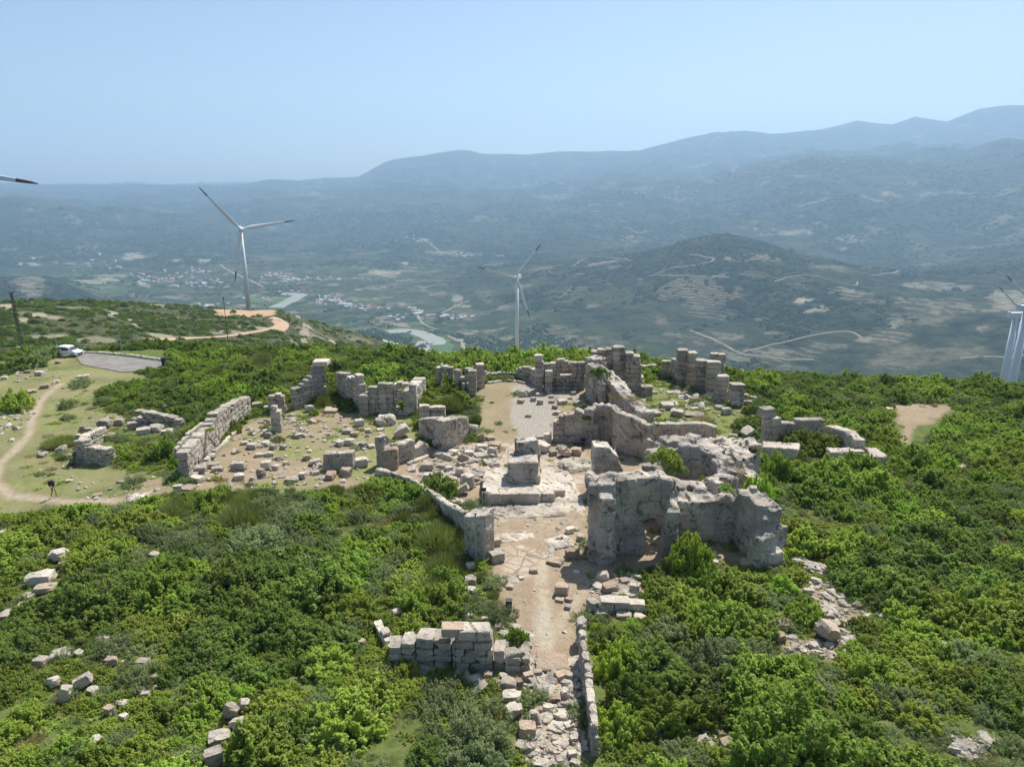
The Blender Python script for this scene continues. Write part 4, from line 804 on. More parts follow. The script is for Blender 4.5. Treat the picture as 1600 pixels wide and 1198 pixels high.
# ---- front walls
fw = [(608,1044,1008),(628,1044,1008),(650,1045,1004),(651,1045,998),(678,1046,996),(706,1046,998),(707,1046,1003),(712,1046,1001),(770,1047,1000),(771,1047,1016),(789,1048,1017),(790,1050,1027),(814,1050,1027),(828,1050,1030)]
ashlar('front wall of neat squared courses left of the paved path', fw, 1.1, 'F', 0.42, 0.95, mat='stone')
ashlar('low side wall of small blocks meeting the front wall at its left end', [(584,985,968),(594,1004,984),(610,1030,1010)], 0.45, 'R', 0.35, 0.6, mat='pale')
def on_wall(name, label, px, pb, pt, w_, d_, h_, rz, mat='orange', cat='stone block', grp=None):
    p = gpt(px, pb); z = HG(p, pt); rock_from(name, label, [boxhex(p.x, p.y + d_ / 2, z - 0.05, z + h_, w_, d_, rz, 0.93)], mat, 0.09, 0.05, cat, grp)
on_wall('stone_block', 'left of the two big blocks on top of the front wall', 708, 1053, 997, 1.25, 0.85, 0.5, 0.03, 'orange')
on_wall('stone_block', 'right and longest of the two big blocks on top of the front wall', 742, 1055, 1000, 1.75, 1.0, 0.5, 0.02, 'pale')
ashlar('tall narrow wall shading the right side of the paved path', [(903,1030,984),(912,1090,1048),(918,1140,1094),(922,1175,1132),(923,1182,1160)], 0.36, 'R', 0.42, 0.8, mat='stone', chip=.12)
ashlar('crumbling white wall end where the shading wall begins beside the path', [(898,1010,978),(914,1012,974)], 0.9, 'F', 0.5, 0.7, mat='pale', chip=0.15)
ashlar('low wall of two long pale blocks right of the path in front of the largest ruin', [(926,962,944),(938,958,938),(938,958,942),(1010,958,942)], 0.8, 'F', 0.6, 1.7, mat='pale')
# ---- the column base in the octagon
pc = gpt(808, 788); root = empty('column_base', (pc.x, pc.y + 2.7, pc.z)); tag(root, "saint's column base, a broad stepped plinth carrying a cracked square block and broken stump", 'column base')
cx, cyy = pc.x, pc.y + 2.7
def local(o):
    for v in o.data.vertices: v.co.x -= root.location.x; v.co.y -= root.location.y; v.co.z -= root.location.z
p0, p1 = gpt(761, 789), gpt(864, 789); wdt = p1.x - p0.x
local(rock_from('plinth', '', [boxhex(p0.x + wdt * .4, p0.y + 2.8, -0.3, 0.98, wdt * .8, 5.6), boxhex(p0.x + wdt * .92, p0.y + 2.9, -0.3, 0.9, wdt * .18, 5.2, 0.03), boxhex(p0.x + wdt * .5, p0.y + 3.4, -0.3, 0.86, wdt, 4.6), boxhex(p1.x + 0.4, p0.y + 3.2, -0.3, 0.7, 1.5, 4.0, 0, 0.9)], 'pale', 0.12, 0.06, parent=root))
local(rock_from('side_step', '', [boxhex(p0.x - 0.05, p0.y + 2.6, -0.3, 1.06, 0.75, 5.0)], 'pale', 0.1, 0.03, parent=root))
q0 = gpt(797, 772); local(rock_from('pedestal_block', '', [boxhex(q0.x + 1.05, q0.y + 1.15, 0.9, 2.75, 2.55, 1.9), boxhex(q0.x + 1.3, q0.y + 1.1, 0.9, 1.6, 2.4, 2.2)], 'rock', 0.12, 0.08, parent=root))
local(rock_from('column_stump', '', [boxhex(q0.x + 1.35, q0.y + 2.9, 0.9, 3.9, 2.3, 1.4, 0.2, 0.85), boxhex(q0.x + 0.5, q0.y + 2.4, 0.9, 2.6, 1.2, 1.2, 0, 0.9)], 'rock', 0.12, 0.2, parent=root))
rock_from('rock_outcrop', 'pale bedrock outcrop at the left end of the court beside the footpath', [boxhex(gpt(232,772).x, gpt(232,772).y, -3, -0.2, 4.5, 2.2, 0.5, 0.7), boxhex(gpt(262,768).x, gpt(262,768).y, -3, -0.1, 3.2, 2.4, 0.4, 0.7)], 'pale', 0.15, 0.25, 'rock')
rock_from('rock_outcrop', 'flat pale bedrock shelf in front of the column base', [boxhex(gpt(815,800).x, gpt(815,800).y, -0.4, 0.12, 7.5, 2.4, 0.15, 0.95), boxhex(gpt(880,760).x, gpt(880,760).y, -0.4, 0.14, 2.4, 7, 0.1, 0.9)], 'pale', 0.16, 0.12, 'rock')
rock_from('rock_outcrop', 'smooth bedrock dome right of the column base', [boxhex(gpt(905,728).x, gpt(905,728).y, -0.4, 0.35, 4.2, 3.4, 0.35, 0.7)], 'pale', 0.16, 0.15, 'rock')
rock_from('rock_outcrop', 'round mound of pitted rubble in the left court', [boxhex(gpt(602,666).x, gpt(602,666).y + 1, -0.4, 0.9, 2.4, 2.0, 0.35, 0.6)], 'pale', 0.16, 0.28, 'rock')

for k_, (px_, py_, wd_, dp_, rz_, lb_) in enumerate([(800, 838, 3.6, 1.6, .3, 'flat bedrock patch right of the tall pier of the diagonal wall'), (835, 862, 3.0, 1.8, -.1, 'flat bedrock patch in the dirt between the tall pier and the largest ruin'), (872, 848, 2.2, 1.8, .3, 'flat bedrock shelf near the left foot of the largest ruin'), (893, 790, 2.2, 4.0, .15, 'long bedrock strip left of the largest ruin'), (700, 776, 4.5, 1.8, -.5, 'sloping bedrock sheet behind the diagonal wall'), (735, 790, 3.6, 2.0, -.4, 'bedrock sheet between the diagonal wall and the dark sign post'), (745, 733, 3.5, 1.6, .1, 'bedrock shelf at the back left corner of the column base'), (862, 722, 4.2, 2.0, .0, 'stepped bedrock behind the right side of the column base'), (790, 906, 2.0, 1.0, .1, 'low bedrock hump at the left side of the dirt path'), (878, 895, 2.6, 1.0, .2, 'low bedrock hump in the shadow left of the largest ruin')]):
    g_ = gpt(px_, py_); rock_from('rock_outcrop', lb_, [boxhex(g_.x, g_.y, g_.z - .5, g_.z + .03, wd_, dp_, rz_, .9)], 'pale', .14, .16, 'rock', strata=0.4)
# ------------------------------------------------------------------ labels that say which one
LM = [('the column base',820,750),('the long left court wall',335,690),('the capped corner pier',505,600),('the curved apse wall',555,615),('the doorway wall',635,625),('the isolated brown slab',528,722),('the notched wall',650,708),('the smooth octagon wall',700,675),('the tall diagonal-wall pier',742,840),('the front wall',710,1015),('the largest ruin',985,810),('the cracked wall slab',950,720),('the half-domed niche',940,665),('the two-block low wall',970,947),('the path shading wall',915,1080),('the right pier row',1095,590),('the eastern wall',1240,675),('the western ruined corner',145,705),('the gravel nave',830,625),('the walking person',85,762),('the parked car',108,547),('the domed windswept shrub',1272,700),('the dirt clearing',1440,648),('the leaning upright block',101,1085),('the stacked left-edge blocks',75,905),('the rubble patch',1320,950),('the path-side block row',815,1120),('the big rubble slab',1296,992),('the bottom slanting blocks',350,1140),('the round roofless chamber',1075,730),('the lone court pedestal',432,660),('the wooden pole',355,530),('the far right turbines',1580,590),('the western standing blocks',245,660),('the paved path',860,1130)]
ORD = ['first','second','third','fourth','fifth','sixth','seventh','eighth','ninth','tenth','eleventh','twelfth','thirteenth','fourteenth','fifteenth','sixteenth','seventeenth','eighteenth','nineteenth','twentieth']
def label_all(items, plural):
    """items: (obj, px, py, look, kind)"""
    B = {}
    for it in items:
        o, px, py, look, kind = it
        nm, lx, ly = min(LM, key=lambda l: (l[1] - px) ** 2 + ((l[2] - py) * 1.7) ** 2)
        dx, dy = px - lx, (py - ly) * 1.7
        rel = ('right of' if dx > 0 else 'left of') if abs(dx) > abs(dy) else ('in front of' if dy > 0 else 'behind')
        B.setdefault((rel, nm), []).append(it)
    for (rel, nm), L in B.items():
        L.sort(key=lambda q: q[1]); n = len(L)
        for i, (o, px, py, look, kind) in enumerate(L):
            if n == 1: s = f'{look} {kind} {rel} {nm}'
            elif i == 0: s = f'{look} {kind}, leftmost of those {rel} {nm}'
            elif i == n - 1: s = f'{look} {kind}, rightmost of those {rel} {nm}'
            elif i < len(ORD): s = f'{look} {kind}, {ORD[i]} from left {rel} {nm}'
            else: s = f'{look} {kind}, {ORD[min(n - 1 - i, 19)]} from right {rel} {nm}'
            o['label'] = s; o['category'] = kind.split()[-1] if kind.split()[-1] == 'shrub' else kind; o['group'] = f'{plural} {rel} {nm}'
# ------------------------------------------------------------------ loose blocks (photo px, base py, width px, height px, kind)
BL = """516 645 24 11 f|483 644 15 15|417 642 13 11|401 638 17 12|439 641 16 14|419 684 12 12|393 701 17 10|413 697 17 10|426 702 11 10|442 702 11 9|466 684 16 9|381 695 14 8|420 713 15 9|404 714 14 8|329 718 14 8|333 731 19 10|313 739 17 15|339 737 20 11|407 746 15 20|415 733 17 17|372 735 26 17|372 750 17 13|479 719 13 11|492 727 20 12|430 734 12 11|446 727 9 9|472 748 12 14|455 753 22 12 f|515 750 15 14 o|492 742 14 9|306 754 22 12|561 666 16 15|574 676 11 9|543 678 18 9|554 682 14 10|594 673 12 6 f|546 696 17 14|531 697 14 12|567 700 14 13|563 730 24 20|517 746 16 12 o|541 744 20 18 o|566 650 14 4 f|631 648 18 4 f|685 700 21 17 t|626 684 28 18 t|
668 735 20 15|689 734 18 13|701 738 13 13|683 744 16 11|668 748 15 11|696 723 20 15 t|724 725 16 18 t|718 743 15 17|730 763 24 30|722 773 24 15 t|685 715 18 10|708 710 16 9|733 712 16 10|752 705 20 13|770 711 17 16|773 701 22 12|750 716 24 11 f|766 688 14 9 o|752 690 12 18 t|848 707 24 17 t|864 712 12 11|882 714 22 16 t|900 711 20 15|878 702 18 10 f|856 692 13 22|843 687 14 9|889 735 15 11 o|773 853 20 17 o|776 878 23 22 p|834 895 14 10|891 833 15 13|908 845 14 13|895 873 26 22 o|868 882 28 12 f|878 931 23 24 o|875 940 15 8|889 940 13 9|887 952 11 9|942 908 19 15 t|735 913 20 15 p|734 928 20 15 p|735 890 16 14|797 920 12 8|815 905 9 6|
954 926 27 17|976 914 17 13|992 926 16 20|1118 884 12 12 p|1172 886 30 14 o|1229 983 27 14 o|1219 1003 20 18 o|1201 982 14 13|1296 1003 36 30 t|1263 928 14 12|1059 651 21 13|1020 650 30 9|1135 648 16 15|1150 636 14 14|1162 625 21 13|1169 633 14 10|1179 626 12 9|1090 625 16 6 f|1065 621 12 6 f|1075 614 12 6 f|1050 615 16 5 f|1086 640 14 6 f|1105 641 12 6 f|1108 619 15 4 f|1169 683 20 11 t|1146 684 15 8|1128 688 12 8|1155 585 17 10 p|1177 652 6 5|1060 600 12 4 f|1132 617 11 8|1088 652 30 5 f|
819 620 14 13|814 630 11 9|842 619 12 7|833 627 9 9|844 632 11 11|858 615 9 6|861 622 9 7|862 630 11 7|867 639 9 9|879 632 15 9|896 617 9 7|891 624 9 5|905 634 20 8|870 648 14 8|
161 668 22 17|185 664 15 12|218 648 18 10|261 640 12 11|280 671 16 25|257 665 10 20|209 671 24 17|222 680 22 15|242 676 28 14|261 679 20 9|129 673 11 11|139 675 12 9|150 682 16 13 t|122 688 10 14|167 688 20 13|94 708 18 12 t|103 716 16 9|64 714 14 6|174 722 16 18 t|278 769 15 17|29 626 24 8 o|49 614 15 6 o|68 607 14 7 o|61 587 16 9|43 583 13 6|26 580 20 7|126 590 18 5 f|6 593 10 7|90 568 9 5|107 753 10 5|186 755 10 6|151 776 14 6|292 768 24 8|
90 878 30 22 p|101 888 22 15|60 916 42 26 p|68 927 32 14|42 938 20 12|36 950 24 9|12 838 36 8 fp|10 968 30 12 p|62 1040 22 15 p|90 1030 32 12|122 1026 17 12|101 1098 18 38 tp|82 1075 24 20 t|127 1076 30 22 t|143 1084 20 12 p|175 1040 15 20|222 1044 22 18|170 1118 17 22 o|192 1124 14 12|226 1090 14 14|240 1064 10 14|360 1125 26 36 t|380 1112 18 24 t|370 1142 24 22 t|340 1163 38 18|332 1196 30 32|146 1164 26 14|240 873 18 13|337 895 13 6 f|158 1004 20 12|310 781 12 7 f|196 1010 12 8|565 1010 12 16|619 962 16 14|637 975 18 14|
796 1077 28 20|812 1076 11 22 o|799 1099 33 22|803 1122 30 26 p|824 1151 30 27 o|816 1172 22 14|829 1175 18 18 p|843 1200 24 14|837 1132 14 34 t|839 1028 15 9 o|863 1046 58 14 fo|826 1012 11 9 o|780 983 15 11 o|825 1062 16 16|841 1056 14 13|853 1068 30 9 f|876 1062 18 14|890 1062 16 16|855 1080 30 11 f|867 1098 21 14 o|857 1112 20 14|841 1114 16 14 o|883 1092 16 22|899 1105 16 12|871 1142 30 10 fp|876 1125 24 14|890 1138 18 12|871 1162 16 8 f|897 1160 14 16|894 1185 16 18|878 1190 20 12 f|899 1197 18 12|829 1075 12 9|733 965 16 8|757 970 12 10 o|645 1050 20 22 t|655 990 12 10|1361 632 10 5|1391 640 12 6 f|1260 890 14 8|1284 893 10 7|1345 950 10 9|1300 930 12 10|1276 940 10 8|1322 975 12 9|940 962 22 10|975 966 26 9|1000 968 20 8|925 950 12 12 t|762 1060 16 14|738 1068 22 12 p|786 1062 14 14 p|1005 1150 20 10|1140 1168 30 14|1128 1150 16 10 o|1098 1158 14 10|1475 1010 16 8|1506 1166 26 10 f|1518 810 16 8 f|1500 732 20 8 f"""
blocks = []; BPOS = []
for row in BL.replace('\n', '').split('|'):
    s = row.split()
    if len(s) < 4: continue
    px, py, wp, hp = map(float, s[:4]); fl = s[4] if len(s) > 4 else ''
    p = gpt(px, py); zc = ZC(p); wm = wp / FPX * zc
    hm = hp * (0.42 if 'f' in fl else 0.66) / FPX * zc / 0.93
    hm = max(hm, 0.12); dm = wm * (0.75 if 'f' not in fl else 0.9) * random.uniform(0.75, 1.1)
    wm *= 0.9
    rz = random.uniform(-0.5, 0.5); tilt = (random.uniform(-.06, .06), random.uniform(-.06, .06), rz)
    if 't' in fl: tilt = (random.uniform(-.25, .25) , random.choice((-1, 1)) * random.uniform(.3, .55), rz)
    mat = 'orange' if 'o' in fl else 'pale' if 'p' in fl else random.choice(['pale', 'pale', 'stone', 'orange'])
    V = stone_verts((wm, dm, hm), L3, random.choice([0.06, 0.1, 0.16, 0.22]), 0.022 * wm, tilt)
    o = link_mesh('stone_block', V, L3[1], M[mat], tone=np.full(len(V), random.uniform(.3, .85)))
    o.location = (p.x, p.y + dm * 0.35, tz(p.x, p.y + dm * .35) - float(V[:, 2].min()) - 0.06)
    look = ('small ' if wm < 0.8 else 'large ' if wm > 1.6 else '') + {'orange': 'orange tinted', 'pale': 'pale', 'stone': 'grey beige'}[mat]
    kind = 'flat slab' if 'f' in fl else 'tilted block' if 't' in fl else 'upright block' if hm > wm * .9 else 'stone block'
    blocks.append((o, px, py, look.strip(), kind)); BPOS.append((p.x, p.y, max(wm, hm), hm))
def fix_cat():
    for o, *_ in blocks: o['category'] = 'stone block'
label_all(blocks, 'loose stone blocks'); fix_cat()
# small rubble nobody could count, per area
def rubble(label, areas, mat, fl=1.0):
    m = MB()
    for poly, n, s0, s1 in areas:
        P = wpoly(poly); lo, hi = P.min(0), P.max(0); k = 0; tries = 0
        while k < n and tries < n * 30:
            tries += 1; x_, y_ = random.uniform(lo[0], hi[0]), random.uniform(lo[1], hi[1])
            if not in_poly(np.array([x_]), np.array([y_]), P)[0]: continue
            s = random.uniform(s0, s1) * random.choice((.5, .8, 1, 1.6)); V = stone_verts((s * random.uniform(.8, 1.4), s * random.uniform(.7, 1.2), s * random.uniform(.4, .8) * fl), L2, 0.25, 0.04 * s, (random.uniform(-.4, .4), random.uniform(-.4, .4), random.uniform(0, 6)))
            m.add(V + np.array([x_, y_, tz(x_, y_) + s * .10 * fl]), L2[1], 0, random.uniform(.3, .8)); k += 1
    o = m.obj('rubble', M[mat]); tag(o, label, 'rubble', kind='stuff')
rubble('scattered small rubble between the octagon walls and over the paved path', [
 ([(640,735),(700,700),(760,690),(790,720),(755,760),(700,765)], 230, .25, .7), ([(770,800),(900,800),(905,900),(770,900)], 34, .10, .4), ([(800,905),(930,905),(930,1000),(820,1010)], 45, .06, .2),
 ([(822,1030),(908,1030),(915,1198),(822,1198)], 430, .1, .42), ([(860,600),(912,605),(900,690),(864,690)], 70, .15, .4), ([(900,900),(1010,895),(1010,930),(930,935)], 110, .15, .5), ([(610,1030),(790,1060),(800,1085),(690,1085)], 70, .2, .6), ([(770,960),(830,990),(830,1030),(790,1010)], 60, .15, .4)], 'pale', .6)
rubble('loose pale stones strewn over the left and right courts', [([(275,770),(330,720),(395,655),(640,650),(600,735),(560,765)], 330, .12, .5), ([(420,640),(500,640),(470,700),(400,700)], 60, .2, .5), ([(930,615),(1140,605),(1180,690),(1000,650)], 150, .12, .5), ([(1040,600),(1130,610),(1130,640),(1050,635)], 70, .3, .6)], 'pale')
rubble('heap of pale rubble stones among the bushes on the right', [([(1250,908),(1300,905),(1345,925),(1392,962),(1330,1000),(1340,1030),(1280,1008),(1265,940)], 300, .12, .42), ([(1245,874),(1296,884),(1290,896),(1250,890)], 80, .2, .5), ([(1210,992),(1300,1005),(1330,1035),(1230,1018)], 70, .12, .35), ([(1295,730),(1315,728),(1330,770),(1315,775)], 70, .2, .4), ([(1345,720),(1390,735),(1400,745),(1340,740)], 20, .2, .4), ([(1090,1140),(1160,1150),(1160,1185),(1100,1190)], 22, .12, .35), ([(1480,1150),(1560,1160),(1540,1190),(1490,1185)], 50, .15, .4), ([(1480,725),(1520,725),(1520,738),(1480,738)], 30, .2, .4)], 'pale')
rubble('scattered stones on the western meadow beside the footpath', [([(0,640),(40,620),(60,640),(20,690),(0,690)], 80, .15, .45), ([(60,690),(120,690),(120,750),(60,760)], 40, .1, .3), ([(120,750),(262,745),(262,775),(120,785)], 50, .1, .3), ([(60,600),(160,600),(150,640),(60,640)], 30, .12, .3), ([(20,575),(100,575),(90,600),(20,600)], 40, .2, .5), ([(150,1000),(250,1010),(260,1090),(160,1120)], 25, .12, .4), ([(135,655),(200,650),(280,680),(140,690)], 40, .15, .4)], 'pale')
# ------------------------------------------------------------------ poles, posts, kerb, bin
def post(name, label, px, pb, pt, r, mat, cat='post', extra=None):
    p = gpt(px, pb); h_ = topz(p, pt); root = empty(name, (p.x, p.y, p.z)); tag(root, label, cat)
    m = MB(); m.tube((0, 0, -0.3), (0, 0, h_), r, r * .8, 8); m.obj('shaft', M[mat], root); 
    if extra: extra(root, h_)
    return root
def sign_plate(root, h_):
    m = MB(); m.box((0, -.04, h_ - .12), (.42, .03, .3)); m.obj('panel', M['bin'], root)
post('sign_post', 'dark post standing at the left corner of the column base', 756, 791, 762, .05, 'bin', 'post', sign_plate)
post('metal_pole', 'thin pale metal pole beside the tall pier of the diagonal wall', 744, 884, 803, .045, 'metal', 'pole', lambda r, h_: (lambda m: (m.ball((0, 0, h_), .08, 8), m.obj('cap', M['pole_dark'], r)))(MB()))
post('metal_pole', 'thin grey pole standing left of the cracked square block on the column base', 794, 742, 700, .03, 'metal', 'pole', lambda r, h_: (lambda m: (m.ball((0, 0, h_), .05, 8), m.obj('cap', M['metal'], r)))(MB()))
p = gpt(795, 954); root = empty('litter_bin', p); tag(root, 'small dark litter bin at the bushes left of the path', 'bin')
m = MB(); m.box((0, 0, .35), (.34, .3, .7), taper=1.12); m.obj('body', M['bin'], root); m = MB(); m.box((0, 0, .73), (.42, .38, .06)); m.obj('lid', M['bin'], root)
p = gpt(262, 571); root = empty('waste_container', p); tag(root, 'dark waste container at the right end of the car park', 'container')
m = MB(); m.box((0, 0, .65), (1.3, 1.0, 1.1), taper=1.1); m.obj('body', M['bin'], root); m = MB(); m.box((0, 0, 1.24), (1.5, 1.2, .1)); m.obj('lid', M['cloth_black'], root)
m = MB(); [m.tube((sx * .5, sy * .4, .02), (sx * .5, sy * .4, .1), .1, .1, 8) for sx in (-1, 1) for sy in (-1, 1)]; m.obj('wheels', M['rubber'], root)
def pole_x(root, h_):
    m = MB(); m.box((0, 0, h_ - .35), (1.5, .12, .12)); m.obj('crossarm', M['pole_dark'], root)
    for s in (-.65, 0, .65): q = MB(); q.tube((s, 0, h_ - .3), (s, 0, h_ - .05), .05, .04, 6); q.obj('insulator', M['white'], root)
    m = MB(); m.tube((0, 0, h_ - .4), (-.9, -.3, h_ - .7), .035, .03, 6); m.box((-1.0, -.32, h_ - .72), (.5, .22, .1)); m.obj('street_lamp_head', M['white'], root)
    m = MB(); m.box((.12, -.2, 1.9), (.45, .3, .6)); m.obj('junction_box', M['metal'], root)
    m = MB(); m.box((0, -.16, h_ * .62), (.3, .2, .5)); m.obj('control_box', M['pole_dark'], root)
post('utility_pole', 'dark wooden utility pole with a lamp rising from the bushes at left', 358, 548, 464, .16, 'pole_dark', 'utility pole', pole_x)
def lamp_x(root, h_):
    m = MB(); m.tube((0, 0, h_), (-.7, -.1, h_ + .15), .04, .03, 6); m.box((-.8, -.1, h_ + .15), (.55, .22, .1)); m.obj('lamp_head', M['white'], root)
post('street_lamp', 'thin grey street lamp behind the parked white car', 91, 552, 506, .07, 'metal', 'street lamp', lamp_x)
post('street_lamp', 'thin grey street lamp behind the middle of the car park', 191, 553, 496, .07, 'metal', 'street lamp', lamp_x)
# lattice mast
p = gpt(35, 549); H = topz(p, 457); root = empty('lattice_mast', p); tag(root, 'dark lattice mast with crossarms and antennas near the left edge', 'mast')
m = MB()
for a, b_ in ((-1, -1), (1, -1), (1, 1), (-1, 1)): m.tube((a * .6, b_ * .6, -.3), (a * .2, b_ * .2, H), .07, .05, 5)
n = 12
for k in range(n):
    z0, z1 = H * k / n, H * (k + 1) / n; s0, s1 = .6 - .4 * k / n, .6 - .4 * (k + 1) / n
    for a, b_, c_, d_ in ((-1, -1, 1, -1), (1, -1, 1, 1), (1, 1, -1, 1), (-1, 1, -1, -1)): m.tube((a * s0, b_ * s0, z0), (c_ * s1, d_ * s1, z1), .04, .04, 4); m.tube((c_ * s0, d_ * s0, z0), (a * s1, b_ * s1, z1), .04, .04, 4)
m.obj('lattice', M['pole_dark'], root)
for fz, wd in ((.99, 1.6), (.92, 1.0), (.84, 2.1), (.77, 1.3), (.62, 1.0)): m = MB(); m.box((0, 0, H * fz), (wd, .25, .18)); [m.box((s * wd * .45, 0, H * fz + .25), (.18, .18, .8)) for s in (-1, 1)]; m.obj('crossarm', M['pole_dark'], root)
p = gpt(30, 549); root = empty('cabinet', p); tag(root, 'small grey cabinet with a white roof beside the lattice mast', 'cabinet')
m = MB(); m.box((0, 0, .8), (.8, .6, 1.7)); m.obj('body', M['metal'], root); m = MB(); m.box((0, 0, 1.72), (1.15, .8, .12)); m.obj('roof', M['white'], root)
# car park sheet and kerb stones
W = POLY['parking']; Q = [Vector((a, b_, 0)) for a, b_ in W]; bmm = bmesh.new(); f = bmm.faces.new([bmm.verts.new(q) for q in Q]); bmesh.ops.triangulate(bmm, faces=[f]); bmesh.ops.subdivide_edges(bmm, edges=bmm.edges[:], cuts=12, use_grid_fill=True)
for v in bmm.verts: v.co.z = tz(v.co.x, v.co.y) + .09
me = bpy.data.meshes.new('car_park'); bmm.to_mesh(me); bmm.free(); me.materials.append(M['asphalt']); o = bpy.data.objects.new('car_park', me); COL.objects.link(o); tag(o, 'grey asphalt car park at the edge of the hilltop', 'car park', kind='structure')
kbase = None
for k in range(16):
    u = k / 15; px = 128 + u * 126; py = 552 + u * 12.5 - 2.5 * sin(pi * u); p = gpt(px, py)
    V = stone_verts((1.0, .35, .42), L2, .12, .02, (0, 0, .12)); o = link_mesh('kerb_stone', V, L2[1], M['kerb']); o.location = (p.x, p.y, p.z + .2)
    tag(o, 'whitewashed kerb stone in the row along the far edge of the car park', 'kerb stone', 'kerb stones edging the car park')
# ------------------------------------------------------------------ parked white car
p = gpt(109, 556); root = empty('parked_car', (p.x, p.y, p.z + .02), radians(-12)); tag(root, 'white compact minivan parked at the left end of the car park', 'car')
prof = [(-2.1, .35), (-2.15, .9), (-2.0, 1.25), (-1.75, 1.66), (-1.2, 1.76), (.1, 1.74), (.6, 1.62), (1.25, 1.12), (1.95, .95), (2.15, .75), (2.15, .35)]
def slab(pr, y0, y1, inset=0.0):
    V = [(x_, y0, z_) for x_, z_ in pr] + [(x_, y1, z_) for x_, z_ in pr]; n = len(pr)
    return V, [tuple(range(n)), tuple(range(2 * n - 1, n - 1, -1))] + [(k, (k + 1) % n + 0, n + (k + 1) % n, n + k)[::-1] for k in range(n)]
m = MB(); n = len(prof)
ring = []
for yy, sc in ((-.86, .90), (-.8, 1), (.8, 1), (.86, .90)):
    ring.append([(x_ * (1 if sc == 1 else .985), yy * (1 if z_ < 1.0 else .86), .35 + (z_ - .35) * (1 if sc == 1 else .97)) for x_, z_ in prof])
V = sum(ring, []); F = [tuple(range(n)), tuple(range(4 * n - 1, 3 * n - 1, -1))]
for r_ in range(3):
    for k in range(n): F.append((r_ * n + (k + 1) % n, r_ * n + k, (r_ + 1) * n + k, (r_ + 1) * n + (k + 1) % n))
m.add(V, F); body = m.obj('body', M['white'], root)
for s in (-1, 1):
    m = MB(); V, F = slab([(-1.75, 1.08), (-1.6, 1.5), (-.9, 1.56), (-.9, 1.06)], s * .745, s * .80); m.add(V, F); m.obj('window', M['glass'], root)
    m = MB(); V, F = slab([(-.8, 1.06), (-.8, 1.56), (.2, 1.56), (.2, 1.06)], s * .745, s * .80); m.add(V, F); m.obj('window', M['glass'], root)
    m = MB(); V, F = slab([(.28, 1.06), (.28, 1.54), (.55, 1.5), (1.05, 1.1)], s * .745, s * .80); m.add(V, F); m.obj('window', M['glass'], root)
    m = MB(); m.box((.85, s * .95, 1.12), (.2, .16, .16)); m.obj('mirror', M['white'], root)
    for xx in (-1.35, 1.35):
        m = MB(); m.tube((xx, s * .70, .33), (xx, s * .89, .33), .33, .33, 16); wl = m.obj('wheel', M['rubber'], root); m = MB(); m.tube((xx, s * .88, .33), (xx, s * .90, .33), .2, .19, 12); m.obj('rim', M['hubcap'], wl)
    m = MB(); m.box((2.1, s * .6, .78), (.14, .35, .16)); m.obj('headlight', M['lamp_clear'], root); m = MB(); m.box((-2.12, s * .68, 1.0), (.1, .16, .35)); m.obj('tail_light', M['lamp_red'], root)
m = MB(); V = [(.66, -.62, 1.6), (.66, .62, 1.6), (1.22, .68, 1.15), (1.22, -.68, 1.15)]; V += [(a + .03, b_, c_ + .03) for a, b_, c_ in V]; m.add(V, [(0, 1, 2, 3), (4, 7, 6, 5), (0, 4, 5, 1), (1, 5, 6, 2), (2, 6, 7, 3), (3, 7, 4, 0)]); m.obj('windscreen', M['glass'], root)
m = MB(); m.box((2.14, 0, .55), (.08, 1.1, .22)); m.obj('grille', M['rubber'], root)
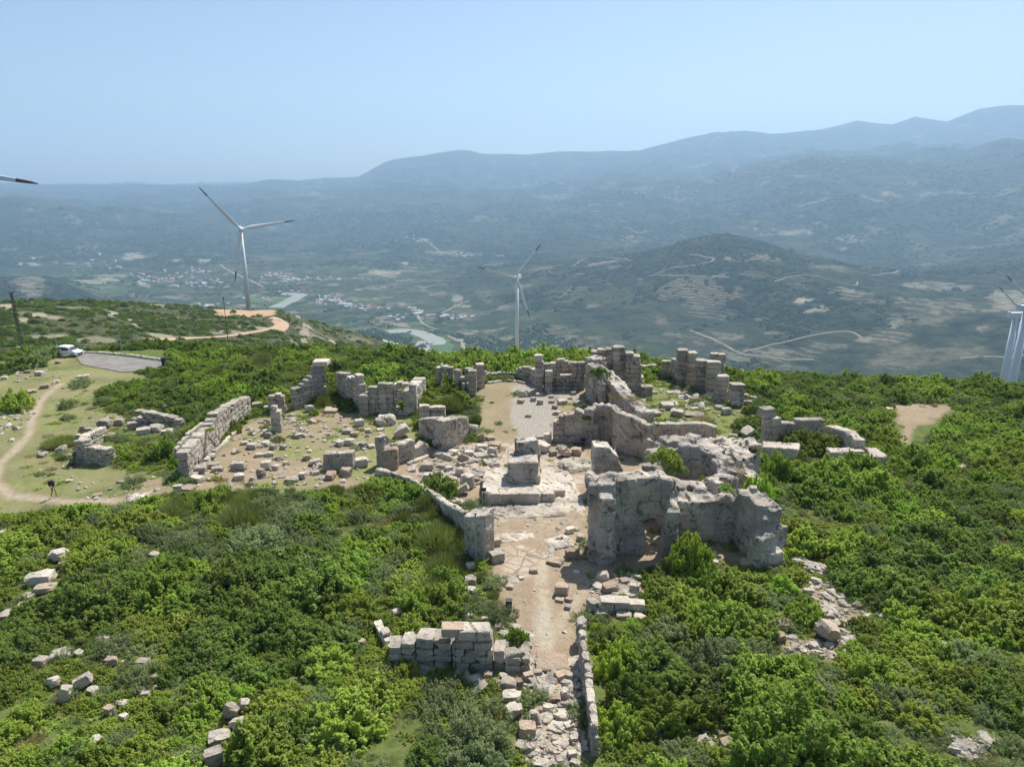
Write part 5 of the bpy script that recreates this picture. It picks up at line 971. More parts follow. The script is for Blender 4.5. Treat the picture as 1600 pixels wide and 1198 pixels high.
# ------------------------------------------------------------------ people
def person(label, loc, rz, pose, cols, bag=None):
    """pose: dict of joint -> (x, y, z) in metres, facing -y"""
    J = pose; names = list(J.keys()); idx = {n_: i for i, n_ in enumerate(names)}
    E = [('pelvis', 'spine'), ('spine', 'chest'), ('chest', 'neck'), ('neck', 'head'), ('head', 'crown')]
    for s in 'lr': E += [('pelvis', 'hip' + s), ('hip' + s, 'knee' + s), ('knee' + s, 'ankle' + s), ('ankle' + s, 'toe' + s), ('chest', 'sho' + s), ('sho' + s, 'elb' + s), ('elb' + s, 'wri' + s), ('wri' + s, 'hand' + s)]
    R = {'pelvis': .15, 'spine': .135, 'chest': .15, 'neck': .06, 'head': .095, 'crown': .075, 'hip': .10, 'knee': .062, 'ankle': .045, 'toe': .035, 'sho': .07, 'elb': .045, 'wri': .03, 'hand': .035}
    V = [Vector(J[n_]) for n_ in names]; ed = [(idx[a], idx[b_]) for a, b_ in E]; rad = [R[n_ if n_ in R else n_[:-1]] for n_ in names]; reg = list(names)
    for s in 'lr':   # five fingers
        hnd = Vector(J['hand' + s]); wr = Vector(J['wri' + s]); d = (hnd - wr).normalized(); sd = d.cross(Vector((0, 1, .3))).normalized()
        for q, (off, ln) in enumerate(((-.032, .07), (-.012, .085), (.01, .08), (.03, .062), (-.05, .045))):
            a = len(V); V.append(hnd + sd * off + d * .03); V.append(hnd + sd * off * (1.25 if q < 4 else 1.5) + d * (ln * .6 + .03)); V.append(hnd + sd * off * 1.2 + d * (ln + .03) + Vector((0, -.015, -.012)))
            ed += [(idx['hand' + s], a), (a, a + 1), (a + 1, a + 2)]; rad += [.012, .009, .008]; reg += ['hand' + s] * 3
    me = bpy.data.meshes.new('person'); me.from_pydata([tuple(v) for v in V], ed, []); o = bpy.data.objects.new('person', me); COL.objects.link(o)
    sk = o.modifiers.new('s', 'SKIN'); me.skin_vertices[0].data[0].use_root = True
    for i, r_ in enumerate(rad): me.skin_vertices[0].data[i].radius = (r_, r_)
    ss = o.modifiers.new('u', 'SUBSURF'); ss.levels = 1; ss.render_levels = 1
    dg = bpy.context.evaluated_depsgraph_get(); dg.update(); nm = bpy.data.meshes.new_from_object(o.evaluated_get(dg)); o.modifiers.clear(); o.data = nm; bpy.data.meshes.remove(me)
    mats = [M['skin'], M[cols[0]], M[cols[1]], M['hair'], M['rubber']]; nm.materials.clear(); [nm.materials.append(q) for q in mats]
    def seg(pt):
        best = (9, 'x')
        for a, b_ in E:
            A, B_ = Vector(J[a]), Vector(J[b_]); ab = B_ - A; t_ = max(0, min(1, (pt - A).dot(ab) / max(ab.length_squared, 1e-6))); dd = (pt - A - ab * t_).length - .5 * (R[a if a in R else a[:-1]]); best = min(best, (dd, a + '>' + b_))
        return best[1]
    for f in nm.polygons:
        s = seg(f.center); k = 1
        if s.startswith('head') or s.startswith('neck'):
            k = 0; hd = Vector(J['head']); 
            if f.center.z > hd.z + .05 or (f.center.y > hd.y + .02 and f.center.z > hd.z - .06): k = 3
        elif s.startswith('ankle'): k = 4
        elif 'knee' in s or 'hip' in s or s.startswith('pelvis>hip'): k = 2
        elif s.startswith('wri') or s.startswith('elb'): k = 0
        f.material_index = k; f.use_smooth = True
    o.location = loc; o.rotation_euler = (0, 0, rz); tag(o, label, 'person')
    hd = Vector(J['head']); m = MB()
    m.ball((hd.x, hd.y - .105, hd.z - .01), (.014, .02, .02), 6); m.obj('nose', M['skin'], o); m = MB(); [m.ball((hd.x + q * .033, hd.y - .088, hd.z + .02), .012, 6) for q in (-1, 1)]; m.obj('eyes', M['hair'], o)
    m = MB(); [m.ball((hd.x + q * .097, hd.y, hd.z), (.012, .025, .035), 6) for q in (-1, 1)]; m.obj('ears', M['skin'], o); m = MB(); m.box((hd.x, hd.y - .09, hd.z - .05), (.045, .012, .01)); m.obj('mouth', M['lamp_red'], o)
    return o
walk = dict(pelvis=(0, 0, .93), spine=(0, -.01, 1.1), chest=(0, -.03, 1.32), neck=(0, -.05, 1.5), head=(0, -.07, 1.62), crown=(0, -.07, 1.70), hipl=(.09, 0, .88), kneel=(.1, -.17, .5), anklel=(.1, -.1, .09), toel=(.1, -.26, .04), hipr=(-.09, 0, .88), kneer=(-.1, .03, .48), ankler=(-.1, .26, .13), toer=(-.1, .16, .04), shol=(.19, -.03, 1.42), elbl=(.25, .06, 1.16), wril=(.24, -.06, .95), handl=(.24, -.1, .88), shor=(-.19, -.03, 1.42), elbr=(-.25, -.12, 1.17), wrir=(-.22, -.3, 1.05), handr=(-.21, -.36, 1.0))
sit = dict(pelvis=(0, 0, .16), spine=(0, 0, .34), chest=(0, -.05, .56), neck=(0, -.08, .73), head=(0, -.12, .85), crown=(0, -.12, .93), hipl=(.1, -.05, .15), kneel=(.16, -.42, .42), anklel=(.13, -.62, .08), toel=(.13, -.78, .04), hipr=(-.1, -.05, .15), kneer=(-.17, -.42, .40), ankler=(-.14, -.64, .08), toer=(-.14, -.8, .04), shol=(.19, -.05, .65), elbl=(.25, -.22, .45), wril=(.13, -.4, .46), handl=(.08, -.46, .46), shor=(-.19, -.05, .65), elbr=(-.25, -.22, .45), wrir=(-.12, -.4, .44), handr=(-.06, -.45, .45))
p = gpt(85, 776); person('person in dark top and khaki trousers walking on the left footpath', p, radians(70), walk, ('cloth_black', 'cloth_khaki'))
bp_ = MB(); V = stone_verts((.34, .22, .5), L3, .12, .004); bp_.add(V, L3[1]); o = bp_.obj('backpack', M['cloth_black']); pr = Vector((0, .17, 1.27)); pr.rotate(Euler((0, 0, radians(70)))); o.location = (p.x + pr.x, p.y + pr.y, p.z + pr.z); o.rotation_euler = (0, 0, radians(70)); tag(o, 'black backpack carried by the person walking on the left footpath', 'backpack')
p = gpt(117, 728); person('person in bright green top sitting in shade at the western ruined corner', (p.x, p.y, p.z), radians(-60), sit, ('cloth_green', 'cloth_black'))
o = MB(); V = stone_verts((.26, .26, .12), L3, .2, .004); o.add(V, L3[1]); o = o.obj('cap', M['cloth_yellow']); o.location = (p.x - .1, p.y - .06, p.z + .95); tag(o, 'yellow cap worn by the person in the green top', 'cap')
for (px, py, rz, cc, lb) in [(898, 695, .3, ('cloth_pink', 'cloth_navy'), 'person in pinkish top sitting at the foot of the reddish wall, leftmost of three'), (911, 695, -.3, ('cloth_navy', 'cloth_black'), 'person in dark clothes sitting at the wall between the other two seated people'), (934, 700, .1, ('cloth_black', 'cloth_navy'), 'person in black sitting in the shaded niche, rightmost of three')]:
    p = gpt(px, py); person(lb, p, rz, sit, cc)
p = gpt(931, 703); m = MB(); V = stone_verts((.55, .4, .35), L3, .15, .01); m.add(V, L3[1]); o = m.obj('bag', M['cloth_green']); o.location = (p.x, p.y, p.z + .17); tag(o, 'green and white bag on the ground in front of the shaded niche', 'bag')
m = MB(); m.box((-.06, -.21, 0), (.1, .03, .28)); m.obj('white_stripe', M['cloth_white'], o)
# ------------------------------------------------------------------ villages in the valley
hm_ = []
for w_, d_, h_ in ((13, 10, 6), (18, 11, 7), (11, 11, 8)):
    for kind in (0, 1):
        m = MB(); m.box((0, 0, h_ / 2), (w_, d_, h_), mi=0)
        if kind == 0: m.add([(-w_ / 2 - .5, -d_ / 2 - .5, h_), (w_ / 2 + .5, -d_ / 2 - .5, h_), (w_ / 2 + .5, d_ / 2 + .5, h_), (-w_ / 2 - .5, d_ / 2 + .5, h_), (-w_ / 2 - .5, 0, h_ + 2.8), (w_ / 2 + .5, 0, h_ + 2.8)], [(0, 1, 5, 4), (2, 3, 4, 5), (0, 4, 3), (1, 2, 5), (3, 2, 1, 0)], 1)
        else: m.box((0, 0, h_ + .25), (w_ + .4, d_ + .4, .5), mi=2); m.box((w_ * .2, 0, h_ + 1.4), (3, 3, 1.8), mi=0)
        me = bpy.data.meshes.new('house'); me.from_pydata(m.v, [], m.f); [me.materials.append(M[q]) for q in ('plaster', 'tile', 'flat')]; me.polygons.foreach_set('material_index', np.array(m.m, dtype=np.int32)); hm_.append(me)
def village(n, pts, spread, label, group, cat='house', red=.4, sc=1.0):
    k = 0; tries = 0
    while k < n and tries < n * 12:
        tries += 1; px, py = random.choice(pts); px += random.gauss(0, spread[0]); py += random.gauss(0, spread[1]); c = cast(px, py, 1200)
        if c is None or c.length < 1500: continue
        o = bpy.data.objects.new('house', hm_[random.choice((0, 2, 4)) + (0 if random.random() < red else 1)]); COL.objects.link(o); o.location = (c.x, c.y, c.z - .6); s = sc * random.uniform(.8, 1.3) * max(1.0, c.length / 4200); o.scale = (s, s, s); o.rotation_euler = (0, 0, random.uniform(0, pi)); tag(o, label, cat, group); k += 1
village(85, [(225,440),(245,438),(270,436),(290,434),(310,443),(325,443),(335,440),(300,425),(315,428),(275,448),(215,432),(250,425)], (8, 2.2), 'tiny pale house in the large valley town left of the left turbine', 'houses of the large valley town')
village(46, [(395,430),(420,432),(440,434),(460,436),(480,437),(500,437),(512,438),(430,428),(445,440)], (8, 1.5), 'tiny pale house in the village strung out right of the left turbine tower', 'houses of the strung out village')
village(34, [(505,468),(515,472),(525,470),(498,476),(535,474),(522,464)], (5, 2), 'tiny red roofed house in the village cluster right of the river loop', 'houses of the village by the river loop', red=.6)
village(26, [(545,478),(570,483),(595,482),(615,500),(630,492),(560,475)], (8, 2.4), 'tiny pale house scattered on the valley floor left of the river bend', 'houses left of the river bend')
village(26, [(646,484),(655,486),(650,492),(700,496),(720,497),(735,497),(680,495)], (7, 1.6), 'tiny pale house in the hamlet above the river bend', 'houses of the hamlet above the river bend')
village(24, [(700,398),(720,399),(745,398),(690,392),(650,372),(665,378),(780,402)], (9, 2), 'tiny pale house on the lower mountain slope above the valley centre', 'houses on the lower mountain slope', red=.3)
village(20, [(850,290),(900,300),(950,300),(1010,310),(1060,300),(1000,298)], (18, 5), 'tiny pale house of the hill village below the long ridge', 'houses of the hill village below the ridge', sc=1.1)
village(18, [(440,455),(455,458),(420,468),(385,470),(350,475),(330,480)], (9, 2), 'tiny pale house by the river loop behind the left turbine', 'houses behind the left turbine')
village(18, [(100,425),(60,410),(30,420),(150,410),(180,415)], (16, 5), 'tiny pale farmhouse in the fields at the far left of the valley', 'farmhouses at the far left')
village(14, [(1260,345),(1330,376),(1340,380),(1280,362),(1190,365),(1440,422)], (12, 4), 'tiny pale farmhouse on the hills right of the round hill', 'farmhouses right of the round hill')
# ------------------------------------------------------------------ shrubs
def leafy(R, H, nshoot, nleaf, ls, rng, slen=(0.28, 0.6), asp=0.5, lobes=0.3):
    """a broken, uneven crown: many leafy shoots of different heights pushing up and outward from a lobed mound"""
    ph = rng.uniform(0, 2 * pi, nshoot); q = np.sqrt(rng.uniform(0.0, 1, nshoot))
    edge = 1 + lobes * np.sin(ph * 2 + rng.uniform(0, 6)) * .6 + lobes * np.sin(ph * 3 + rng.uniform(0, 6)) * .5 + lobes * .5 * np.sin(ph * 7 + rng.uniform(0, 6))
    x = q * R * edge * np.cos(ph) * .95; y = q * R * edge * np.sin(ph) * .95
    bumps = sum(.22 * np.sin(x * f + rng.uniform(0, 6)) * np.sin(y * f * 1.1 + rng.uniform(0, 6)) for f in (1.7, 3.1, 5.2))
    z = H * (np.sqrt(np.clip(1 - q ** 2.2, 0, 1)) * (.78 + bumps)) * rng.uniform(.78, 1.05, nshoot)
    z = np.maximum(z, 0.05); low = rng.uniform(0, 1, nshoot) < .22; z = np.where(low, z * rng.uniform(.3, .8, nshoot), z)
    D = np.stack([np.cos(ph) * q * .75, np.sin(ph) * q * .75, np.ones(nshoot)], 1) + rng.normal(size=(nshoot, 3)) * .22; D /= np.linalg.norm(D, axis=1)[:, None]
    L = rng.uniform(*slen, nshoot); wd = rng.uniform(.09, .2, nshoot) * (.6 + .4 * R); tone = rng.uniform(0, 1, nshoot)
    k = rng.integers(0, nshoot, nleaf); u = rng.uniform(0, 1, nleaf) ** .8; a = rng.uniform(0, 2 * pi, nleaf)
    rad = wd[k] * (1.05 - .75 * u) * rng.uniform(.3, 1.1, nleaf); e1 = np.cross(D[k], np.array([0.3, 1, .2])); e1 /= np.linalg.norm(e1, axis=1)[:, None]; e2 = np.cross(D[k], e1)
    out = e1 * np.cos(a)[:, None] + e2 * np.sin(a)[:, None]
    P = np.stack([x, y, z], 1)[k] + D[k] * (L[k] * (u - .45))[:, None] + out * rad[:, None]; P[:, 2] = np.maximum(P[:, 2], .02)
    nrm = out * .55 + D[k] * .5 + np.array([0, 0, .35]) + rng.normal(size=(nleaf, 3)) * .4; nrm /= np.linalg.norm(nrm, axis=1)[:, None]
    aa = out * .6 + D[k] * .8 + rng.normal(size=(nleaf, 3)) * .35; aa -= nrm * (aa * nrm).sum(1)[:, None]; aa /= np.linalg.norm(aa, axis=1)[:, None]; b = np.cross(nrm, aa)
    s = ls * rng.uniform(.55, 1.35, nleaf)[:, None]
    V = np.stack([P - aa * s, P - b * s * asp, P + aa * s, P + b * s * asp], 1).reshape(-1, 3)
    F = np.arange(nleaf * 4).reshape(-1, 4)
    tn = np.clip(.42 * tone[k] + .33 * u + .25 * rng.uniform(0, 1, nleaf), 0, 1)
    return V, F, np.repeat(tn, 4)
def blades(R, H, n, ln, wd, rng, spread=.5):
    ph = rng.uniform(0, 2 * pi, n); r = R * np.sqrt(rng.uniform(0, 1, n)); base = np.stack([r * np.cos(ph), r * np.sin(ph), H * (1 - (r / R) ** 2) * rng.uniform(.0, .8, n)], 1)
    d = np.stack([np.cos(ph) * spread * r / R, np.sin(ph) * spread * r / R, np.ones(n)], 1) + rng.normal(size=(n, 3)) * .22; d /= np.linalg.norm(d, axis=1)[:, None]
    a = np.cross(d, rng.normal(size=(n, 3))); a /= np.linalg.norm(a, axis=1)[:, None]; L = ln * rng.uniform(.5, 1.2, n)[:, None]
    V = np.stack([base - a * wd, base + a * wd, base + d * L + a * wd * .3, base + d * L - a * wd * .3], 1).reshape(-1, 3)
    return V, np.arange(n * 4).reshape(-1, 4), np.repeat(rng.uniform(0, 1, n), 4)
def stems(R, H, rng, n=9):
    m = MB()
    for k in range(n):
        a = 2 * pi * k / n + rng.uniform(-.3, .3); e = (cos(a) * R * .55, sin(a) * R * .55, H * rng.uniform(.45, .8)); mid = (e[0] * .45, e[1] * .45, e[2] * .6)
        m.tube((cos(a) * .05, sin(a) * .05, -.15), mid, .035 * R, .022 * R, 5); m.tube(mid, e, .022 * R, .01 * R, 5)
    return m
rg = np.random.default_rng(5)
PROTO = {}   # kind -> list of (foliage mesh, stem mesh, nominal radius)
def proto(kind, mat, spec):
    out = []
    for V, F, T, R, H in spec:
        me = fast_mesh(kind, V, F, [M[mat]], False); a = me.attributes.new('tone', 'FLOAT', 'POINT'); a.data.foreach_set('value', T.astype(np.float32))
        sm = stems(R, H, rg); s2 = bpy.data.meshes.new('stems'); s2.from_pydata(sm.v, [], sm.f); s2.materials.append(M['bark'])
        out.append((me, s2, R, H))
    PROTO[kind] = out
def lf(R, H, nc, nl, ls, **k): V, F, T = leafy(R, H, nc, nl, ls, rg, **k); return V, F, T, R, H
proto('bright', 'leaf_bright', [lf(1.2, 1.0, 150, 9000, .062), lf(1.7, 1.4, 290, 18000, .064), lf(1.4, .8, 190, 11000, .066), lf(1.5, 1.5, 260, 15000, .060)])
proto('dark', 'leaf_dark', [lf(1.8, 1.5, 380, 22000, .055, slen=(.2, .45)), lf(1.3, 1.1, 210, 12000, .053, slen=(.2, .42)), lf(1.6, 1.2, 300, 17000, .056, slen=(.2, .5))])
proto('yellow', 'leaf_yellow', [lf(1.6, 1.2, 280, 16000, .058), lf(1.1, .8, 130, 8000, .056, slen=(.2, .5)), lf(1.4, .9, 210, 12000, .060)])
proto('grey', 'leaf_grey', [lf(1.1, .8, 150, 9000, .045, asp=.3, slen=(.3, .7)), lf(1.4, .8, 200, 12000, .045, asp=.3, slen=(.3, .7))])
def br(R, H, n, ln, wd, sp): V, F, T = blades(R, H, n, ln, wd, rg, sp); return V, F, T, R, H
proto('broom', 'leaf_broom', [br(1.2, 1.0, 4200, .8, .016, .9), br(.9, .7, 2800, .7, .015, .9)])
proto('dry', 'leaf_dry', [br(.8, .06, 520, .40, .010, 1.0), br(.6, .05, 320, .36, .010, 1.1)])
proto('tuft', 'leaf_yellow', [lf(.5, .15, 22, 900, .042, slen=(.1, .3)), lf(.6, .12, 26, 1000, .042, slen=(.08, .22))])
proto('tuft2', 'leaf_bright', [lf(.45, .14, 20, 800, .04, slen=(.1, .3))])
LOOK = {'bright': 'bright green leafy', 'dark': 'dark green dense', 'yellow': 'yellow green rounded', 'grey': 'grey green', 'broom': 'olive wispy', 'dry': 'straw coloured dry', 'tuft': 'low green', 'tuft2': 'low green'}
SEED = [(430,900,'dark'),(350,960,'dark'),(470,950,'dark'),(500,860,'dark'),(180,930,'dark'),(120,960,'dark'),(250,920,'bright'),(60,820,'yellow'),(30,870,'yellow'),(270,800,'broom'),(235,820,'yellow'),(220,790,'bright'),(300,830,'grey'),(340,800,'bright'),(380,790,'broom'),(420,775,'broom'),(450,830,'grey'),(480,790,'grey'),(520,800,'bright'),(560,790,'yellow'),(540,770,'broom'),(600,780,'bright'),(640,810,'broom'),(610,830,'bright'),(650,860,'bright'),(560,870,'bright'),(600,905,'grey'),(620,930,'bright'),(680,880,'broom'),(700,850,'broom'),(700,940,'bright'),(740,950,'broom'),(660,960,'bright'),(540,940,'bright'),(560,980,'yellow'),(480,1010,'dark'),(400,1020,'dark'),(300,1000,'dark'),(250,1000,'yellow'),(180,1080,'yellow'),(60,1000,'dark'),(40,1100,'yellow'),(250,1160,'bright'),(100,1180,'bright'),(450,1100,'yellow'),(550,1060,'yellow'),(600,1120,'yellow'),(700,1120,'yellow'),(760,1150,'grey'),(790,1180,'yellow'),(440,1180,'bright'),(600,1190,'dark'),(980,1010,'dark'),(1040,1060,'dark'),(1060,1110,'dark'),(960,1090,'grey'),(950,990,'bright'),(1060,960,'yellow'),(1100,980,'bright'),(1150,950,'bright'),(1120,1000,'grey'),(1000,1170,'yellow'),(940,1180,'yellow'),(1200,1100,'bright'),(1250,1080,'bright'),(1300,1150,'dark'),(1180,1180,'bright'),(1400,1050,'yellow'),(1450,1000,'bright'),(1500,920,'dark'),(1400,900,'dark'),(1350,860,'bright'),(1300,830,'yellow'),(1230,810,'grey'),(1500,1060,'yellow'),(1560,1000,'yellow'),(1580,1100,'dark'),(1500,1150,'grey'),(1400,800,'bright'),(1500,800,'dark'),(1350,780,'bright'),(1280,760,'bright'),(1450,760,'bright'),(1550,740,'yellow'),(1500,700,'bright'),(1580,620,'dark'),(1500,610,'bright'),(1420,600,'bright'),(1350,590,'bright'),(1300,590,'dark'),(1240,580,'dark'),(1200,600,'bright'),(1250,640,'bright'),(1330,640,'dark'),(1380,670,'yellow'),(1180,650,'dark'),(1170,700,'dark'),(300,560,'bright'),(350,600,'bright'),(430,560,'bright'),(420,600,'dark'),(500,560,'bright'),(600,580,'bright'),(650,570,'dark'),(560,560,'dark'),(200,585,'dark'),(220,610,'bright'),(280,640,'dark'),(330,640,'dark'),(370,620,'bright'),(410,580,'broom'),(720,575,'bright'),(800,575,'bright'),(900,570,'bright'),(250,700,'bright'),(200,710,'yellow'),(180,740,'tuft2'),(60,560,'bright'),(30,570,'yellow'),(10,620,'bright'),(20,640,'bright'),(100,560,'bright'),(230,690,'broom'),(270,620,'dark')]
SA = np.array([(a, b) for a, b, _ in SEED], float)
def kind_at(px, py, rnd):
    d = np.hypot(SA[:, 0] - px, (SA[:, 1] - py) * 1.5) * np.exp(rnd.normal(0, .42, len(SA))); return SEED[int(d.argmin())][2]
BP = np.array(BPOS); cand = []
rs = np.random.default_rng(23)
NAMED = [(1272,712,118,62,'yellow','domed windswept evergreen shrub in front of the eastern wall'),(1085,906,78,70,'bright','round bright shrub beside the doorway of the largest ruin'),(683,782,64,42,'bright','small rounded shrub inside the diagonal wall of the octagon'),(808,1008,34,30,'bright','small leafy shrub at the right end of the front wall'),(640,1000,60,34,'yellow','yellow flecked shrub behind the left part of the front wall'),(705,1040,22,22,'bright','little plant growing out of the face of the front wall'),(690,1068,40,22,'bright','leafy plant in the shadow at the foot of the front wall'),(630,1062,46,30,'yellow','shrub covering the left foot of the front wall'),(972,1062,76,50,'bright','bright shrub leaning over the upper half of the path shading wall'),(958,1018,50,34,'dark','dark small shrub behind the start of the path shading wall'),(968,1165,84,56,'yellow','yellow green shrub at the lower end of the path shading wall'),(1358,745,60,40,'bright','round shrub in front of the low eastern wall'),(1215,755,60,60,'bright','shrub clump between the rubble bank and the low eastern wall'),(1187,800,50,60,'bright','upright shrub behind the lumpy right wall of the largest ruin'),(702,646,36,26,'broom','olive broom bush in the overgrown room left of the nave'),(722,640,44,30,'bright','leafy shrub beside the broom in the overgrown room'),(690,642,26,26,'yellow','yellow flowering broom in the overgrown room'),(743,664,14,16,'broom','dark wispy bush at the left edge of the nave'),(1000,1120,130,100,'dark','big dark shrub pressing against the path shading wall'),(1050,1150,130,90,'bright','shrub below the big dark shrub at the path shading wall'),(935,700+300,30,30,'bright','shrub on top of the crumbling white wall end'),(490,650,14,12,'bright','small weed clump at the foot of the curved apse wall'),(78,560,26,20,'bright','green bush just left of the parked car'),(60,564,50,20,'grey','grey green bush left of the parked car'),(18,582,64,26,'dark','dark bush on the bank at the left edge above the footpath'),(12,646,58,40,'bright','bright bush at the left edge beside the footpath'),(40,566,40,18,'dry','straw coloured grass clump on the bank left of the car'),(100,640,30,18,'grey','low grey green bush in the middle of the western meadow'),(118,606,40,14,'grey','flat grey green bush beside the upper end of the footpath'),(85,700,40,14,'broom','olive broom on the meadow left of the western ruined corner')]
NPOS = []
def bush_obj(kind, x_, y_, s, label=None, rz=None, z=None, sz=None, ys=1.0):
    q = PROTO[kind][rs.integers(len(PROTO[kind]))]; me, st_, R, H = q; sc = s / R
    o = bpy.data.objects.new('shrub', me); COL.objects.link(o); o.location = (x_, y_, (tz(x_, y_) if z is None else z) - .05); o.rotation_euler = (0, 0, rs.uniform(0, 6.28) if rz is None else rz); zz = sc * (rs.uniform(.8, 1.1) if sz is None else sz / (H * sc)); o.scale = (sc, sc * ys, zz)
    c = bpy.data.objects.new('stems', st_); COL.objects.link(c); c.parent = o
    if label: tag(o, label, 'shrub')
    return o
for px, pb, wp, hp, kd, lb in NAMED:
    p = gpt(px, pb); R = wp / 2 / FPX * ZC(p); ys = .55 if wp > 100 else 1.0; bush_obj(kd, p.x, p.y + R * .7 * ys, R, lb, sz=.12 if kd == 'dry' else max(.4, hp / FPX * ZC(p) * (.5 if wp > 100 else .75)), ys=ys, rz=0 if wp > 100 else None); NPOS.append((p.x, p.y + R * .7 * ys, R))
def top_bush(px, pb, pt, wp, kd, lb, dy=.5):
    p = gpt(px, pb); z = HG(p, pt); R = wp / 2 / FPX * ZC(p); o = bush_obj(kd, p.x, p.y + dy, R, lb, z=z)
top_bush(1045, 846, 742, 52, 'bright', 'shrub growing on top of the largest ruin between its chamber and front wall', 2.5)
top_bush(1060, 846, 752, 30, 'dark', 'second darker shrub on top of the largest ruin', 2.0)
top_bush(1130, 846, 768, 22, 'bright', 'small shrub rooted in the side room wall of the largest ruin', .3)
top_bush(1100, 800, 755, 26, 'yellow', 'weeds hanging inside the round roofless chamber', 0)
top_bush(935, 640, 588, 30, 'dark', 'dark shrub growing from the ragged rubble wall', .6)
top_bush(917, 694, 656, 18, 'bright', 'weed growing above the reddish wall beside the niche', .4)
top_bush(888, 690, 650, 12, 'bright', 'small weed on top of the reddish wall, left of its raised slab', .4)
top_bush(990, 664, 626, 22, 'dry', 'straw coloured grass on the lower end of the ragged rubble wall', .6)
top_bush(965, 650, 622, 26, 'dry', 'straw coloured grass on the middle of the ragged rubble wall', .6)
top_bush(955, 846, 752, 24, 'yellow', 'mossy weed on the front edge of the largest ruin', .8)
top_bush(1010, 570, 568, 20, 'bright', 'low shrub behind the highest pier on the skyline', 3)
top_bush(338, 708, 668, 14, 'bright', 'weed on top of the long left court wall', -.6)
top_bush(1125, 846, 705, 30, 'dry', 'dry grass tuft on the rubble bank right of the round chamber', 7)
top_bush(1145, 800, 742, 34, 'dry', 'second dry grass tuft lower down the rubble bank', 1)
exclude = [k for k in POLY]
POLY['east'] = wpoly([(1186,726),(1188,698),(1288,690),(1345,704),(1392,735),(1300,736)]); POLY['shade'] = wpoly([(895,1015),(920,1010),(930,1040),(940,1198),(905,1198)]); POLY['w14'] = wpoly([(112,735),(118,690),(150,655),(290,655),(285,690),(190,700),(175,735)])
POLY.pop('lefttop'); POLY['rubble_b'] = wpoly([(1252,912),(1300,908),(1325,935),(1345,960),(1310,990),(1285,975)]); POLY['clearing'] = wpoly([(1394,632),(1492,630),(1470,672),(1426,712),(1408,708),(1394,662)])
POLY['kerbside'] = wpoly([(-120,548),(60,549),(118,550),(262,563),(262,571),(118,560),(60,553),(-120,553)]); POLY['car'] = wpoly([(84,552),(135,552),(135,562),(95,563)])
POLY['tall_room'] = wpoly([(682,616),(760,616),(740,665),(660,660)])
def sdf_all(x_, y_): return np.minimum.reduce([sdf(x_, y_, P) for P in POLY.values()])
Nc = 26000
cr_ = np.sqrt(rs.uniform(17**2, 135**2, Nc)); ca_ = rs.uniform(-.72, .72, Nc); cx_ = cr_ * np.sin(ca_); cy_ = cr_ * np.cos(ca_)
rimr = np.interp(ca_, AZ[:NA], LR[0][:NA]); sd = sdf_all(cx_, cy_)
siz = 1.15 + 0.9 * fbm(cx_ / 9, cy_ / 9, 2, 201) + np.abs(rs.normal(0, .5, Nc)) * rs.choice([1, -1], Nc, p=[.55, .45]); siz = np.clip(siz, .45, 2.7)
big = sstep(60, 90, cr_); 
gap_ = fbm(cx_ / 5.5, cy_ / 5.5, 3, 211); keep = []; cell = {}
ppx, ppy, _ = proj(cx_, cy_, TZ(cx_, cy_))
for i in range(Nc):
    if cr_[i] > rimr[i] + (14 if ppx[i] > 265 else -12): continue
    R = siz[i]; x_, y_ = cx_[i], cy_[i]
    if gap_[i] > .5: continue
    if gap_[i] > .28: R *= .6
    if sd[i] < R * .62: 
        R2 = max(.45, min(R, sd[i] * 1.3)); 
        if sd[i] < .35: continue
        R = R2
    d2 = np.hypot(BP[:, 0] - x_, BP[:, 1] - y_); 
    if (d2 < R * .8 + BP[:, 2] * .3).any():
        R = min(R, .6)
        if (d2 < .42 + BP[:, 2] * .42).any(): continue
    fr_ = (BP[:, 1] - y_ > 0) & (BP[:, 1] - y_ < R * 1.9) & (np.abs(BP[:, 0] - x_) < R * .75)
    if fr_.any() and R > .6: R = .55
    if any(hypot(x_ - a, y_ - b) < R * .35 + c * .62 for a, b, c in NPOS): continue
    ci, cj = int(x_ // 3), int(y_ // 3); ok = True
    for a in (-1, 0, 1):
        for b in (-1, 0, 1):
            for (u, v, q) in cell.get((ci + a, cj + b), ()):
                if hypot(u - x_, v - y_) < max(q, R) * .52 + min(q, R) * .22: ok = False; break
            if not ok: break
        if not ok: break
    if not ok: continue
    cell.setdefault((ci, cj), []).append((x_, y_, R)); keep.append((x_, y_, R, float(ppx[i]), float(ppy[i])))
infr = [k for k in keep if -20 < k[3] < 1620 and k[4] < 1225]
infr.sort(key=lambda k: -k[2] / hypot(k[0], k[1])); top_ = set(id(k) for k in infr[:270]); items = []; rest = {}
for k in keep:
    x_, y_, R, px, py = k; kd = kind_at(px, py, rs)
    if kd == 'broom': R *= .72
    if id(k) in top_:
        o = bush_obj(kd, x_, y_, R); items.append((o, px, py, LOOK[kd], 'shrub'))
    else: rest.setdefault(kd, []).append((x_, y_, R))
label_all(items, 'shrubs')
